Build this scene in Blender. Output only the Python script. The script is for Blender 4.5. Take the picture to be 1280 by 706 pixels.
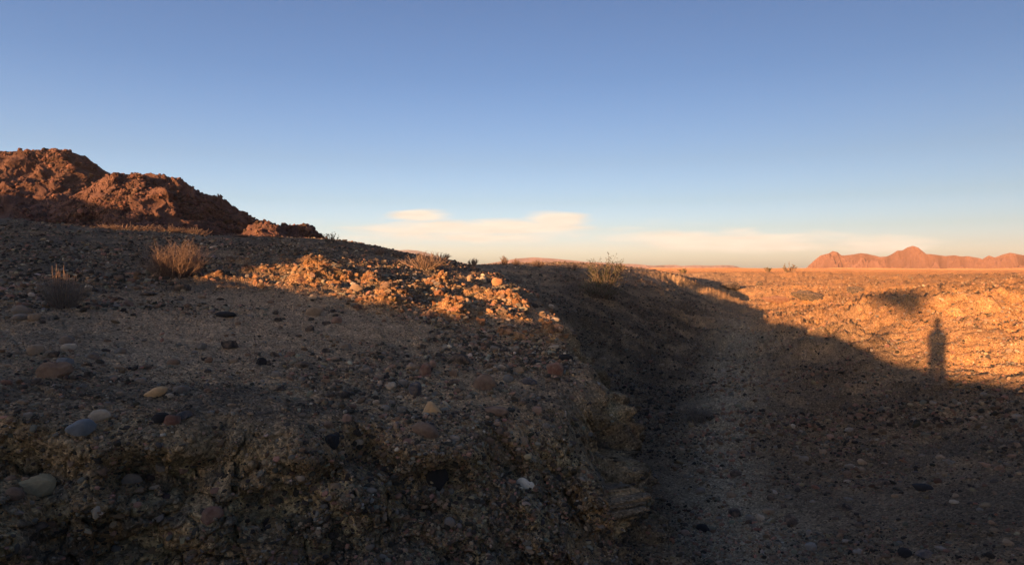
import bpy, bmesh, math, random
import numpy as np
from mathutils import Vector, Matrix, Euler
R = math.radians
for o in list(bpy.data.objects): bpy.data.objects.remove(o)
SC = bpy.context.scene; COL = SC.collection
rng = np.random.default_rng(7); random.seed(7)

# ------------------------------------------------------------------ camera, sky, sun, exposure
EYE = 1.65
F = 830.0; CX, CY, HOR = 640.0, 353.0, 336.0          # focal length and horizon of the 1280 x 706 photograph
PITCH = math.atan((CY - HOR) / F)
AS = R(32.7)                                           # azimuth away from the sun
SUN_EL = R(3.9)
cam = bpy.data.cameras.new('camera'); camo = bpy.data.objects.new('camera', cam); COL.objects.link(camo)
camo.location = (0, 0, EYE); camo.rotation_euler = (R(90) - PITCH, 0, 0)
cam.sensor_width = 36; cam.lens = 36 * F / 1280
cam.clip_start = 0.01; cam.clip_end = 60000
SC.camera = camo
SC.view_settings.view_transform = 'Standard'; SC.view_settings.look = 'None'
SC.view_settings.gamma = 1; SC.view_settings.exposure = 1.6
SKYCORR = [(0.0, (2.15, 2.8, 6.0)), (0.016, (2.0, 2.55, 5.6)), (0.045, (1.52, 1.82, 3.7)), (0.074, (1.2, 1.38, 2.4)), (0.125, (0.99, 1.06, 1.56)), (0.199, (0.85, 0.87, 1.18)), (0.353, (0.65, 0.71, 0.99)), (0.483, (0.61, 0.645, 0.89)), (1.0, (0.75, 0.8, 1.0))]
GLOW = (1.2, 1.12, 0.93)
SKY_STRENGTH = 0.097; SUN_STRENGTH = 5.0
sun = bpy.data.lights.new('sun', 'SUN'); suno = bpy.data.objects.new('sun', sun); COL.objects.link(suno)
sun.energy = SUN_STRENGTH; sun.angle = R(0.5); sun.color = (1.0, 0.50, 0.20)
SV = Vector((-math.sin(AS) * math.cos(SUN_EL), -math.cos(AS) * math.cos(SUN_EL), math.sin(SUN_EL)))
suno.rotation_euler = (-SV).to_track_quat('-Z', 'Y').to_euler(); suno.location = SV * 50
SC.cycles.max_bounces = 5; SC.cycles.diffuse_bounces = 3; SC.cycles.use_denoising = True; SC.cycles.sample_clamp_indirect = 0.7

class NT:
    def __init__(s, tree): s.t = tree; tree.nodes.clear()
    def n(s, kind, **kw):
        nd = s.t.nodes.new(kind)
        for k, v in kw.items():
            if k.startswith('i_'): nd.inputs[k[2:].replace('_', ' ')].default_value = v
            else: setattr(nd, k, v)
        return nd
    def l(s, a, b): s.t.links.new(a, b)
    def math(s, op, a, b=None, c=None, clamp=False):
        nd = s.t.nodes.new('ShaderNodeMath'); nd.operation = op; nd.use_clamp = clamp
        for i, v in enumerate((a, b, c)):
            if v is None: continue
            if isinstance(v, (int, float)): nd.inputs[i].default_value = v
            else: s.l(v, nd.inputs[i])
        return nd.outputs[0]
    def mix(s, fac, a, b, blend='MIX'):
        nd = s.t.nodes.new('ShaderNodeMix'); nd.data_type = 'RGBA'; nd.blend_type = blend
        for sock, v in ((nd.inputs[0], fac), (nd.inputs[6], a), (nd.inputs[7], b)):
            if isinstance(v, (int, float)): sock.default_value = v
            elif isinstance(v, tuple): sock.default_value = v if len(v) == 4 else v + (1,)
            else: s.l(v, sock)
        return nd.outputs[2]
    def ramp(s, fac, stops, interp='LINEAR'):
        nd = s.t.nodes.new('ShaderNodeValToRGB'); cr = nd.color_ramp; cr.interpolation = interp
        while len(cr.elements) < len(stops): cr.elements.new(0.5)
        for e, (p, c) in zip(cr.elements, stops):
            e.position = p; e.color = c if len(c) == 4 else tuple(c) + (1,)
        s.l(fac, nd.inputs[0]); return nd.outputs[0]

# evening sky: the Nishita sky, warmed and paled towards the horizon, with one streak of cloud low in the east
w = bpy.data.worlds.new('World'); SC.world = w; w.use_nodes = True
g = NT(w.node_tree)
sky = g.n('ShaderNodeTexSky', sky_type='NISHITA', sun_disc=False, sun_elevation=SUN_EL, sun_rotation=R(180) + AS,
          air_density=1.0, dust_density=1.5, ozone_density=2.0, altitude=300)
tc = g.n('ShaderNodeTexCoord'); sp = g.n('ShaderNodeSeparateXYZ'); g.l(tc.outputs['Generated'], sp.inputs[0])
X, Y, Z = sp.outputs
el = g.math('MULTIPLY', g.math('ARCSINE', Z), 2 / math.pi)             # 0 at the horizon, 1 overhead
corr = g.ramp(g.math('MULTIPLY', el, 1.0 / 0.5), [(p, tuple(v * 0.16 for v in c)) for p, c in SKYCORR])
skyc = g.mix(1.0, sky.outputs[0], corr, 'MULTIPLY')
azf = g.math('MULTIPLY', g.math('POWER', 2.718, g.math('MULTIPLY', X, -0.5)), 1 / 0.16)
gl = g.n('ShaderNodeCombineColor')
for i_ in range(3): g.l(azf, gl.inputs[i_])
skyc = g.mix(1.0, skyc, gl.outputs[0], 'MULTIPLY')
toward = g.math('MULTIPLY_ADD', X, -math.sin(AS), g.math('MULTIPLY', Y, -math.cos(AS)), clamp=True)   # the sunset glow behind the view
skyc = g.mix(1.0, skyc, g.mix(toward, (1, 1, 1), GLOW), 'MULTIPLY')
yy = g.math('MAXIMUM', Y, 0.05)
ca = g.math('DIVIDE', X, yy); ce = g.math('DIVIDE', Z, yy)            # tangents of direction
cv = g.n('ShaderNodeCombineXYZ'); g.l(g.math('MULTIPLY', ca, 6.0), cv.inputs[0]); g.l(g.math('MULTIPLY', ce, 44.0), cv.inputs[1])
nz = g.n('ShaderNodeTexNoise', i_Scale=1.0, i_Detail=8.0, i_Roughness=0.58, i_Distortion=0.35); g.l(cv.outputs[0], nz.inputs['Vector'])
def lobe(cx, cz, rx, rz, amp):
    a = g.math('POWER', g.math('ABSOLUTE', g.math('DIVIDE', g.math('SUBTRACT', ca, cx), rx)), 2)
    b = g.math('POWER', g.math('ABSOLUTE', g.math('DIVIDE', g.math('SUBTRACT', ce, cz), rz)), 2)
    return g.math('MULTIPLY', g.math('POWER', 2.718, g.math('MULTIPLY', g.math('ADD', a, b), -1.0)), amp)
def cpx(px, py): return (px - 640) / F, (HOR - py) / F
lob = None
for px, py, rx, ry, am in ((610, 286, 165, 13, 1.0), (700, 274, 42, 10, 1.3), (525, 270, 42, 7, 1.15), (600, 296, 200, 9, 0.8), (900, 303, 190, 15, 0.95), (930, 292, 50, 7, 0.8), (1070, 306, 130, 12, 0.8), (770, 286, 40, 7, 0.6)):
    cx_, cz_ = cpx(px, py)
    v = lobe(cx_, cz_, rx / F, ry / F, am)
    lob = v if lob is None else g.math('MAXIMUM', lob, v)
dens = g.math('SUBTRACT', g.math('ADD', g.math('MULTIPLY', nz.outputs[0], 2.1), lob), 1.36)
dens = g.math('MULTIPLY', dens, g.math('MULTIPLY', lob, 4.0, clamp=True))
dens = g.math('MULTIPLY', dens, 2.0, clamp=True)
front = g.math('MULTIPLY', g.math('SUBTRACT', Y, 0.1), 4.0, clamp=True)
dens = g.math('MULTIPLY', g.math('MULTIPLY', dens, front), 0.95)
CLOUD = (3.6, 3.15, 2.55)
nz2 = g.n('ShaderNodeTexNoise', i_Scale=2.3, i_Detail=6.0, i_Roughness=0.6); g.l(cv.outputs[0], nz2.inputs['Vector'])
skyc = g.mix(dens, skyc, g.ramp(nz2.outputs[0], [(0.36, tuple(v * 0.2 for v in (3.0, 2.55, 2.1))), (0.6, tuple(v * 0.2 for v in CLOUD))]) if False else g.mix(g.math('MULTIPLY_ADD', nz2.outputs[0], 4.0, -1.4, clamp=True), (3.25, 2.8, 2.25, 1), CLOUD))
bg = g.n('ShaderNodeBackground', i_Strength=SKY_STRENGTH); g.l(skyc, bg.inputs[0])
wo = g.n('ShaderNodeOutputWorld'); g.l(bg.outputs[0], wo.inputs[0])

# ------------------------------------------------------------------ helpers
def ray(px, py):
    a, c = (px - CX) / F, (CY - py) / F
    y = math.cos(PITCH) + c * math.sin(PITCH); z = c * math.cos(PITCH) - math.sin(PITCH)
    return math.atan2(a, y), z / math.hypot(a, y)        # azimuth, tangent of elevation
def hsh(ix, iy, iz, seed):
    h = (ix.astype(np.int64) * 374761393 + iy.astype(np.int64) * 668265263 + iz.astype(np.int64) * 2147483647 + seed * 974634517) & 0xFFFFFFFF
    h = ((h ^ (h >> 13)) * 1274126177) & 0xFFFFFFFF
    h = ((h ^ (h >> 15)) * 2246822519) & 0xFFFFFFFF
    return (h ^ (h >> 16)) & 0xFFFFFFFF
def hf(ix, iy, iz, seed): return hsh(ix, iy, iz, seed).astype(np.float32) / 4294967295.0
def perlin2(x, y, seed=0):
    x = np.asarray(x, np.float64); y = np.asarray(y, np.float64)
    ix = np.floor(x); iy = np.floor(y); fx = (x - ix).astype(np.float32); fy = (y - iy).astype(np.float32)
    ux = fx * fx * fx * (fx * (fx * 6 - 15) + 10); uy = fy * fy * fy * (fy * (fy * 6 - 15) + 10)
    def gr(dx, dy):
        a = hf(ix + dx, iy + dy, np.zeros_like(ix), seed) * (2 * np.pi)
        return np.cos(a) * (fx - dx) + np.sin(a) * (fy - dy)
    a = gr(0, 0); b = gr(1, 0); c = gr(0, 1); d = gr(1, 1)
    return 1.5 * ((a + (b - a) * ux) * (1 - uy) + (c + (d - c) * ux) * uy)
def vnoise3(x, y, z, seed=0):
    ix = np.floor(x); iy = np.floor(y); iz = np.floor(z)
    fx = (x - ix).astype(np.float32); fy = (y - iy).astype(np.float32); fz = (z - iz).astype(np.float32)
    fx = fx * fx * (3 - 2 * fx); fy = fy * fy * (3 - 2 * fy); fz = fz * fz * (3 - 2 * fz)
    def c(a, b, d): return hf(ix + a, iy + b, iz + d, seed)
    x0 = c(0, 0, 0) * (1 - fx) + c(1, 0, 0) * fx; x1 = c(0, 1, 0) * (1 - fx) + c(1, 1, 0) * fx
    x2 = c(0, 0, 1) * (1 - fx) + c(1, 0, 1) * fx; x3 = c(0, 1, 1) * (1 - fx) + c(1, 1, 1) * fx
    return ((x0 * (1 - fy) + x1 * fy) * (1 - fz) + (x2 * (1 - fy) + x3 * fy) * fz) * 2 - 1
def fbm2(x, y, seed, octv=4, gain=0.5, lac=2.03):
    s = 0; a = 1.0; f = 1.0
    for k in range(octv):
        s = s + a * perlin2(x * f + 17.3 * k, y * f - 9.1 * k, seed + k); a *= gain; f *= lac
    return s
def ridged2(x, y, seed, octv=4, gain=0.55, lac=2.1):
    s = 0; a = 1.0; f = 1.0
    for k in range(octv):
        s = s + a * (1 - 2 * np.abs(perlin2(x * f + 7.7 * k, y * f + 3.3 * k, seed + k))); a *= gain; f *= lac
    return s
def worley2(x, y, seed):
    """distance to the nearest feature point, and that cell's random number"""
    ix = np.floor(x); iy = np.floor(y); best = np.full(x.shape, 9.0, np.float32); idn = np.zeros(x.shape, np.float32)
    for a in (-1, 0, 1):
        for b in (-1, 0, 1):
            cx = ix + a; cy = iy + b; zz = np.zeros_like(cx)
            px = cx + hf(cx, cy, zz, seed); py = cy + hf(cx, cy, zz, seed + 1)
            d = np.hypot(px - x, py - y).astype(np.float32)
            m = d < best; best = np.where(m, d, best); idn = np.where(m, hf(cx, cy, zz, seed + 2), idn)
    return best, idn
def sstep(a, b, x):
    t = np.clip((x - a) / (b - a), 0, 1); return t * t * (3 - 2 * t)
def mesh_np(name, verts, faces, mat, smooth=True, cols=None, kind=None, parent=None):
    """faces: (n,3) or (n,4) int array"""
    me = bpy.data.meshes.new(name); n, k = faces.shape
    me.vertices.add(len(verts)); me.vertices.foreach_set('co', np.ascontiguousarray(verts, np.float32).ravel())
    me.loops.add(n * k); me.loops.foreach_set('vertex_index', np.ascontiguousarray(faces, np.int32).ravel())
    me.polygons.add(n); me.polygons.foreach_set('loop_start', np.arange(0, n * k, k, dtype=np.int32))
    me.polygons.foreach_set('loop_total', np.full(n, k, np.int32))
    me.polygons.foreach_set('use_smooth', np.full(n, smooth, bool))
    me.update(calc_edges=True)
    if cols is not None:
        ca_ = me.color_attributes.new('Col', 'FLOAT_COLOR', 'POINT')
        c4 = np.ones((len(verts), 4), np.float32); c4[:, :3] = cols
        ca_.data.foreach_set('color', c4.ravel())
    if mat: me.materials.append(mat)
    o = bpy.data.objects.new(name, me); COL.objects.link(o)
    if kind: o['kind'] = kind
    if parent: o.parent = parent
    return o
def tag(o, label, cat, group=None):
    o['label'] = label; o['category'] = cat
    if group: o['group'] = group
    return o

# ------------------------------------------------------------------ materials
def stone_material(name, use_attr=True, bump=0.5, dist=0.01, scale=40.0, rough=0.95, varamp=0.45, speck=True, dust=False):
    m = bpy.data.materials.new(name); m.use_nodes = True; h = NT(m.node_tree)
    if use_attr: src = h.n('ShaderNodeVertexColor', layer_name='Col').outputs[0]
    else: src = h.n('ShaderNodeObjectInfo').outputs['Color']
    geo = h.n('ShaderNodeNewGeometry'); P = geo.outputs['Position']
    n1 = h.n('ShaderNodeTexNoise', i_Scale=scale, i_Detail=6.0, i_Roughness=0.65); h.l(P, n1.inputs['Vector'])
    n2 = h.n('ShaderNodeTexNoise', i_Scale=scale * 0.13, i_Detail=4.0); h.l(P, n2.inputs['Vector'])
    f1 = h.math('MULTIPLY_ADD', n1.outputs[0], varamp * 2, 1 - varamp)
    f2 = h.math('MULTIPLY_ADD', n2.outputs[0], varamp * 1.6, 1 - varamp * 0.8)
    gray = h.n('ShaderNodeCombineColor'); v = h.math('MULTIPLY', f1, f2)
    for i in range(3): h.l(v, gray.inputs[i])
    c = h.mix(1.0, src, gray.outputs[0], 'MULTIPLY')
    if dust:
        dn = h.n('ShaderNodeTexNoise', i_Scale=14.0, i_Detail=5.0, i_Roughness=0.7); h.l(P, dn.inputs['Vector'])
        c = h.mix(h.ramp(dn.outputs[0], [(0.42, (0, 0, 0)), (0.66, (0.75, 0.75, 0.75))]), c, (0.26, 0.185, 0.135))
    if speck:
        vo = h.n('ShaderNodeTexVoronoi', i_Scale=scale * 1.1); h.l(P, vo.inputs['Vector'])
        hue = h.ramp(h.n('ShaderNodeSeparateColor').outputs[0], [(0, (1, 1, 1)), (1, (1, 1, 1))]) if False else vo.outputs['Color']
        sepc = h.n('ShaderNodeSeparateColor'); h.l(vo.outputs['Color'], sepc.inputs[0])
        tint = h.ramp(sepc.outputs[0], [(0, (0.45, 0.43, 0.42)), (0.3, (0.8, 0.78, 0.75)), (0.6, (1.05, 1.0, 0.95)), (0.85, (1.2, 1.15, 1.1)), (1, (1.7, 1.65, 1.6))])
        c = h.mix(0.95, c, h.mix(1.0, c, tint, 'MULTIPLY'))
    bs = h.n('ShaderNodeBsdfPrincipled', i_Roughness=rough); bs.inputs['Specular IOR Level'].default_value = 0.15
    bs.inputs['Diffuse Roughness'].default_value = 1.0
    h.l(c, bs.inputs['Base Color'])
    hgt = n1.outputs[0]
    if speck: hgt = h.math('SUBTRACT', n1.outputs[0], h.math('MULTIPLY', vo.outputs['Distance'], 1.0))
    bp = h.n('ShaderNodeBump', i_Strength=bump, i_Distance=dist); h.l(hgt, bp.inputs['Height']); h.l(bp.outputs[0], bs.inputs['Normal'])
    out = h.n('ShaderNodeOutputMaterial'); h.l(bs.outputs[0], out.inputs[0])
    return m
M_GROUND = stone_material('desert_ground', True, 1.0, 0.02, 42.0, varamp=0.55)
M_GRAVEL = stone_material('gravel_stone', True, 0.5, 0.006, 60.0, speck=False, varamp=0.3)
M_STONE = stone_material('loose_stone', False, 0.9, 0.008, 45.0, speck=False, varamp=0.6, dust=True)
M_MOUNT = stone_material('mountain_rock', True, 0.9, 0.6, 0.9, varamp=0.35, speck=False)
M_FAR = stone_material('far_rock', True, 0.8, 12.0, 0.03, varamp=0.3, speck=False)
M_CLEAN = stone_material('bare_stone', False, 0.8, 0.006, 45.0, speck=False, varamp=0.4)
def plain_material(name, col, var=0.3, scale=20, rough=0.9, trans=0.0):
    m = bpy.data.materials.new(name); m.use_nodes = True; h = NT(m.node_tree)
    geo = h.n('ShaderNodeNewGeometry')
    n1 = h.n('ShaderNodeTexNoise', i_Scale=scale, i_Detail=3.0); h.l(geo.outputs['Position'], n1.inputs['Vector'])
    lo = tuple(x * (1 - var) for x in col); hi = tuple(min(1, x * (1 + var)) for x in col)
    c = h.ramp(n1.outputs[0], [(0.3, lo), (0.7, hi)])
    bs = h.n('ShaderNodeBsdfPrincipled', i_Roughness=rough); bs.inputs['Specular IOR Level'].default_value = 0.2
    h.l(c, bs.inputs['Base Color']); sh = bs.outputs[0]
    if trans:
        tr = h.n('ShaderNodeBsdfTranslucent'); h.l(c, tr.inputs[0])
        mx = h.n('ShaderNodeMixShader'); mx.inputs[0].default_value = trans; h.l(sh, mx.inputs[1]); h.l(tr.outputs[0], mx.inputs[2]); sh = mx.outputs[0]
    out = h.n('ShaderNodeOutputMaterial'); h.l(sh, out.inputs[0]); return m

# ------------------------------------------------------------------ the lie of the land
def rbf(points):
    P = []; Zv = []
    for az, r, z in points: P.append((az / 18.0, math.log(r) * 1.7)); Zv.append(z)
    P = np.array(P); Zv = np.array(Zv)
    def kern(d2): return 0.5 * d2 * np.log(d2 + 1e-9)
    D = ((P[:, None] - P[None]) ** 2).sum(-1); n = len(P)
    A = np.zeros((n + 3, n + 3)); A[:n, :n] = kern(D) + np.eye(n) * 0.004
    A[:n, n] = 1; A[:n, n + 1:] = P; A[n, :n] = 1; A[n + 1:, :n] = P.T
    W = np.linalg.solve(A, np.concatenate([Zv, np.zeros(3)]))
    az = np.arange(-180, 181, 1.0); lr = np.linspace(math.log(0.3), math.log(20000), 260)
    G = np.stack(np.meshgrid(az / 18.0, lr * 1.7, indexing='ij'), -1).reshape(-1, 2)
    out = np.zeros(len(G))
    for i in range(0, len(G), 20000):
        q = G[i:i + 20000]; d2 = ((q[:, None] - P[None]) ** 2).sum(-1)
        out[i:i + 20000] = kern(d2) @ W[:n] + W[n] + q @ W[n + 1:]
    return out.reshape(len(az), len(lr))
def gridlook(Gd, az, r):
    fa = np.clip(az + 180, 0, 359.999); fl = np.clip((np.log(np.maximum(r, 0.3)) - math.log(0.3)) / (math.log(20000) - math.log(0.3)) * 259, 0, 258.999)
    ia = fa.astype(int); il = fl.astype(int); ta = fa - ia; tl = fl - il
    return ((Gd[ia, il] * (1 - ta) + Gd[ia + 1, il] * ta) * (1 - tl) + (Gd[ia, il + 1] * (1 - ta) + Gd[ia + 1, il + 1] * ta) * tl)
def cp(px, py, r):
    az, t = ray(px, py); return (math.degrees(az), r, EYE + t * r)
PLAIN = 0.95
far_ring = [(a, r, PLAIN) for a in range(-180, 181, 20) for r in (140, 400, 2000, 15000)]
near_ring = [(a, r, 0.0) for a in range(-180, 181, 30) for r in (0.4, 1.2)]
U_pts = [cp(*p) for p in (
    (0, 545, 4.6), (0, 440, 6.8), (0, 360, 11), (0, 300, 20), (0, 273, 30),
    (100, 542, 4.7), (100, 450, 6.7), (100, 395, 9), (100, 330, 14.5), (100, 283, 28),
    (250, 540, 4.7), (250, 460, 6.6), (250, 400, 8.8), (250, 333, 14.5), (220, 292, 26),
    (400, 540, 4.8), (400, 450, 7.2), (400, 388, 9.6), (400, 328, 14), (400, 298, 24), (300, 297, 25),
    (550, 545, 5.1), (550, 450, 7.6), (550, 400, 9.6), (550, 360, 12.5), (530, 322.5, 25), (470, 309, 25),
    (640, 520, 5.9), (640, 450, 8.2), (640, 400, 10.5), (640, 358, 14), (640, 331.5, 28),
    (740, 510, 6.8), (760, 470, 8), (720, 432, 9.5), (705, 402, 11), (685, 372, 13.5), (700, 350, 20),
    (850, 520, 6.6), (850, 470, 8.6), (800, 400, 13), (760, 352, 27), (720, 335.5, 30), (800, 340, 36),
    (-200, 380, 12), (-200, 290, 30), (-200, 560, 4.6), (-600, 360, 12), (-600, 560, 5))]
U_pts += [(a, r, z) for a in (-60, -80, -100) for r, z in ((45, 2.5), (70, 1.8))] + [(a, 60, 1.3) for a in (-40, -25, -10, 0)] + [(a, 100, 1.0) for a in (-40, -25, -10, 0, 10, 20, 30, 40)]
L_pts = [cp(*p) for p in (
    (850, 700, 6.5), (930, 560, 10.5), (905, 480, 15.5), (930, 425, 24), (930, 392, 32), (905, 374, 39),
    (780, 690, 6.9), (760, 600, 8.8), (800, 480, 15.5), (830, 430, 22), (760, 400, 21), (720, 370, 23),
    (760, 352, 27), (720, 336, 30), (800, 340, 36), (850, 346, 40), (850, 365, 32), (680, 334.5, 29), (640, 331.5, 28),
    (1280, 706, 6.2), (1100, 706, 6.2), (980, 706, 6.4), (1280, 560, 10), (1280, 490, 14), (1175, 470, 15), (1175, 396, 19), (1280, 400, 19),
    (1175, 352, 38), (1280, 350, 38), (1060, 400, 22), (1050, 450, 17), (1050, 366, 34), (1050, 600, 9.3), (1000, 400, 25), (980, 500, 13.5),
    (900, 350, 55), (980, 360, 42), (1100, 348, 50), (1400, 490, 13), (1400, 400, 18), (1400, 352, 38))]
L_pts += [(a, r, z) for a in (-37, -25, -12) for r, z in ((4.2, -0.55), (3.4, -0.95), (5.5, -0.45))] + [(a, r, -0.6) for a in (-60, -90) for r in (3, 5)]
L_pts += [(a, 2.6, -0.75) for a in (-40, -20, 0, 20, 40)] + [(a, 100, 1.0) for a in (-40, -20, -10, 0, 10, 20, 30, 40, 60)] + [(a, 60, 1.0) for a in (20, 30, 40, 60)] + [(-30, 12, 0.3), (-30, 30, 2.0), (-5, 30, 1.6), (-5, 12, -0.5)]
GU = rbf(U_pts + far_ring + near_ring); GL = rbf(L_pts + far_ring + near_ring)
EDGE = np.array([(-14, 0.5), (-6, 2.2), (-2.9, 3.55), (-2.3, 3.95), (-1.6, 4.3), (-0.8, 4.65), (-0.2, 5.0), (0.6, 5.45), (1.05, 6.1), (1.22, 7.9), (1.25, 9.5), (1.25, 11), (1.1, 13), (0.6, 18), (-1.5, 26), (-6, 45)])
EW = np.array([1.8, 1.7, 1.35, 0.95, 0.85, 0.9, 1.3, 1.75, 1.5, 0.8, 0.9, 1.1, 1.5, 3.0, 5, 8])
def edge_dist(x, y):
    best = np.full(x.shape, 1e9); sgn = np.ones(x.shape); wd = np.ones(x.shape)
    for i in range(len(EDGE) - 1):
        a = EDGE[i]; b = EDGE[i + 1]; d = b - a; L2 = d @ d
        t = np.clip(((x - a[0]) * d[0] + (y - a[1]) * d[1]) / L2, 0, 1)
        qx = x - (a[0] + d[0] * t); qy = y - (a[1] + d[1] * t); dd = np.hypot(qx, qy)
        m = dd < best; best = np.where(m, dd, best)
        sgn = np.where(m, np.sign(d[0] * qy - d[1] * qx), sgn); wd = np.where(m, EW[i] * (1 - t) + EW[i + 1] * t, wd)
    return best * sgn, wd          # positive on the knoll's side
# height of the land towards the sun, seen along the sun's rays: it draws the edge of the evening shadow
HU = np.array([(-400, 27), (-280, 31), (-170, 28), (-158, 24.5), (-150, 21.5), (-142, 19.5), (-130, 17.5), (-124, 15.6), (-112, 15), (-90, 10.5), (-79, 9.2), (-60, 8.2), (-40, 6.9), (-30, 6.2), (-27, 5.6), (-24.4, 4.6), (-23.4, 3.7), (-21.5, 3.58), (-19.8, 3.66), (-18, 3.7), (-17, 3.62), (-14.5, 3.55), (-13.5, 3.64), (-12.5, 3.48), (-11.5, 3.26), (-11.2, 2.7), (-10.6, 1.95), (-9, 1.72), (-7, 1.55), (-5.4, 1.42), (-4.2, 1.46),
               (-2.2, 1.2), (-1.07, 0.9), (0, 0.67), (1.2, 0.58), (4, 0.5), (30, 0.4), (400, 0.2)])
tE = math.tan(SUN_EL); sA, cA = math.sin(AS), math.cos(AS)
def us(x, y): return x * cA - y * sA, x * sA + y * cA
def ground_base(x, y):
    r = np.hypot(x, y); az = np.degrees(np.arctan2(x, y))
    zu = gridlook(GU, az, r); zl = gridlook(GL, az, r)
    d, wd = edge_dist(x, y)
    d = d + 0.30 * perlin2(x * 0.75, y * 0.75, 5) + 0.14 * perlin2(x * 1.7, y * 1.7, 7) + 0.04 * perlin2(x * 2.9, y * 2.9, 6)
    S = sstep(-0.5, 0.5, d / wd)
    dif = np.maximum(zu - zl, 0)
    inview = sstep(75, 60, np.abs(az))
    z = zl + np.where(r < 60, dif * S, (zu - zl) * S)
    z = np.where(np.abs(az) > 100, zl * 0 + z, z)
    z = z * np.maximum(inview, sstep(1.5, 30, r)) if False else z
    # flat stance under the photographer
    z = z * sstep(0.8, 1.9, r)
    # the bank and the hill towards the sun
    u, s = us(x, y)
    Hn = np.interp(-u, -HU[::-1, 0][::-1], HU[::-1, 1][::-1]) if False else np.interp(u, HU[:, 0], HU[:, 1])
    near = sstep(-0.6, -5.0, s)
    k = np.clip(-u - 30, 0, 40) / 40.0
    s0 = -6.0 - 34 * k * k * (3 - 2 * k)
    crest = Hn - s0 * tE
    bank = crest - np.maximum(s - s0, 0) * np.clip(crest / np.maximum(-s0 - 0.5, 3), 0.02, 0.6) - np.maximum(s0 - s, 0) * 0.035
    wgt = sstep(-0.6 - 3 * k, s0 * 0.8, s) * sstep(900, 500, r)
    z = z * (1 - wgt) + np.maximum(bank, -0.2) * wgt
    return z, S, d, wd
def gauss_px(x, y, px, py_r, rx, ry):
    """bump centred at photo column px and distance py_r, radii in metres across and along the line of sight"""
    az, _ = ray(px, HOR); X0, Y0 = py_r * math.sin(az), py_r * math.cos(az)
    ex, ey = math.cos(az), -math.sin(az)
    a = (x - X0) * ex + (y - Y0) * ey; b = (x - X0) * math.sin(az) + (y - Y0) * math.cos(az)
    return np.exp(-((a / rx) ** 2 + (b / ry) ** 2))
LUMPS = [(300, 12.6, 0.8, 0.6, 0.8), (385, 12.4, 1.0, 0.7, 1.0), (440, 11.8, 1.0, 0.7, 1.0), (500, 11.0, 0.55, 0.5, 0.9), (350, 14.4, 1.6, 0.5, 0.6),
         (545, 12.6, 0.4, 0.4, 0.8), (590, 11.6, 0.7, 0.6, 0.9), (635, 11.3, 0.6, 0.5, 0.9), (575, 10.4, 0.7, 0.5, 0.8), (640, 10.1, 0.6, 0.4, 0.8), (690, 9.8, 0.45, 0.4, 0.8), (680, 11.4, 0.3, 0.3, 0.6), (700, 10.2, 0.25, 0.25, 0.8), (655, 9.6, 0.5, 0.3, 0.7), (600, 9.9, 0.5, 0.3, 0.6), (480, 10.2, 0.5, 0.3, 0.6)]
def lump_mask(x, y):
    m = np.zeros(x.shape)
    for px, r, rx, ry, a in LUMPS: m = np.maximum(m, a * gauss_px(x, y, px, r, rx, ry))
    return m
def sandy_mask(x, y):
    m = np.zeros(x.shape)
    for px, r, rx, ry in ((260, 8.4, 1.6, 1.2), (330, 7.6, 1.3, 0.8), (200, 7.0, 1.2, 0.7), (300, 10.3, 1.2, 0.7), (430, 8.6, 0.9, 0.5), (380, 9.3, 1.2, 0.6), (480, 9.0, 0.9, 0.35), (190, 8.8, 0.9, 0.7), (810, 7.2, 0.6, 0.9), (840, 9, 0.5, 1.0), (1130, 8, 1.3, 1.2)):
        m = np.maximum(m, gauss_px(x, y, px, r, rx, ry))
    return m
# ------------------------------------------------------------------ ground sheet: rings round the viewpoint, finest where the land is nearest
fine = np.arange(-46, 46.001, 0.072)
behind = np.concatenate([np.arange(-179, -46.3, 0.75), np.arange(47, 180.5, 1.5)])
AZ = np.sort(np.concatenate([fine, behind])); NC = len(AZ); NR = 860
rd = np.exp(np.linspace(math.log(0.5), math.log(10300), 2600))
aa = np.radians(AZ)[:, None]; RX = rd[None] * np.sin(aa); RY = rd[None] * np.cos(aa)
zb = ground_base(RX, RY)[0]
el_ = (zb - EYE) / rd[None]
met = np.abs(np.diff(el_, axis=1)) * np.where(np.diff(el_, axis=1) > 0, 1.0, 0.35) + 0.022 * np.diff(np.log(rd))[None] * (1 + 1.5 * np.exp(-((np.log(rd[1:]) - 2.6) / 1.0) ** 2))[None]
met *= np.where(rd[1:] < 2.2, 0.12, 1.0)[None]
# neighbouring columns share nearly the same spacing so that the sheet stays smooth
ker = np.ones(9) / 9
cum = np.concatenate([np.zeros((NC, 1)), np.cumsum(met, 1)], 1); cum /= cum[:, -1:]
tgt = np.linspace(0, 1, NR)
RR = np.stack([np.interp(tgt, cum[i], rd) for i in range(NC)])
sm = RR.copy()
for k in range(-4, 5):
    if k: sm += np.roll(RR, k, axis=0)
RR = sm / 9.0; RR[:, 0] = 0.5; RR[:, -1] = 10300
GX = RR * np.sin(aa); GY = RR * np.cos(aa)
GZ, GS, GD, GW = ground_base(GX, GY)
r_ = RR; az_ = np.degrees(np.broadcast_to(aa, RR.shape))
live = sstep(0.9, 2.2, r_)
lm = lump_mask(GX, GY); sd = sandy_mask(GX, GY)
n_big = fbm2(GX / 7.0, GY / 7.0, 11, 3); n_med = fbm2(GX / 1.3, GY / 1.3, 21, 3); n_sm = fbm2(GX / 0.33, GY / 0.33, 31, 3); n_fi = fbm2(GX / 0.085, GY / 0.085, 41, 2)
cl = np.clip(4 * GS * (1 - GS), 0, 1) * sstep(14, 9, r_)                       # the eroded bank
lowr = sstep(0.55, 0.2, GS) * sstep(20, 10, r_) * sstep(3, -6, az_ - 6)
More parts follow.
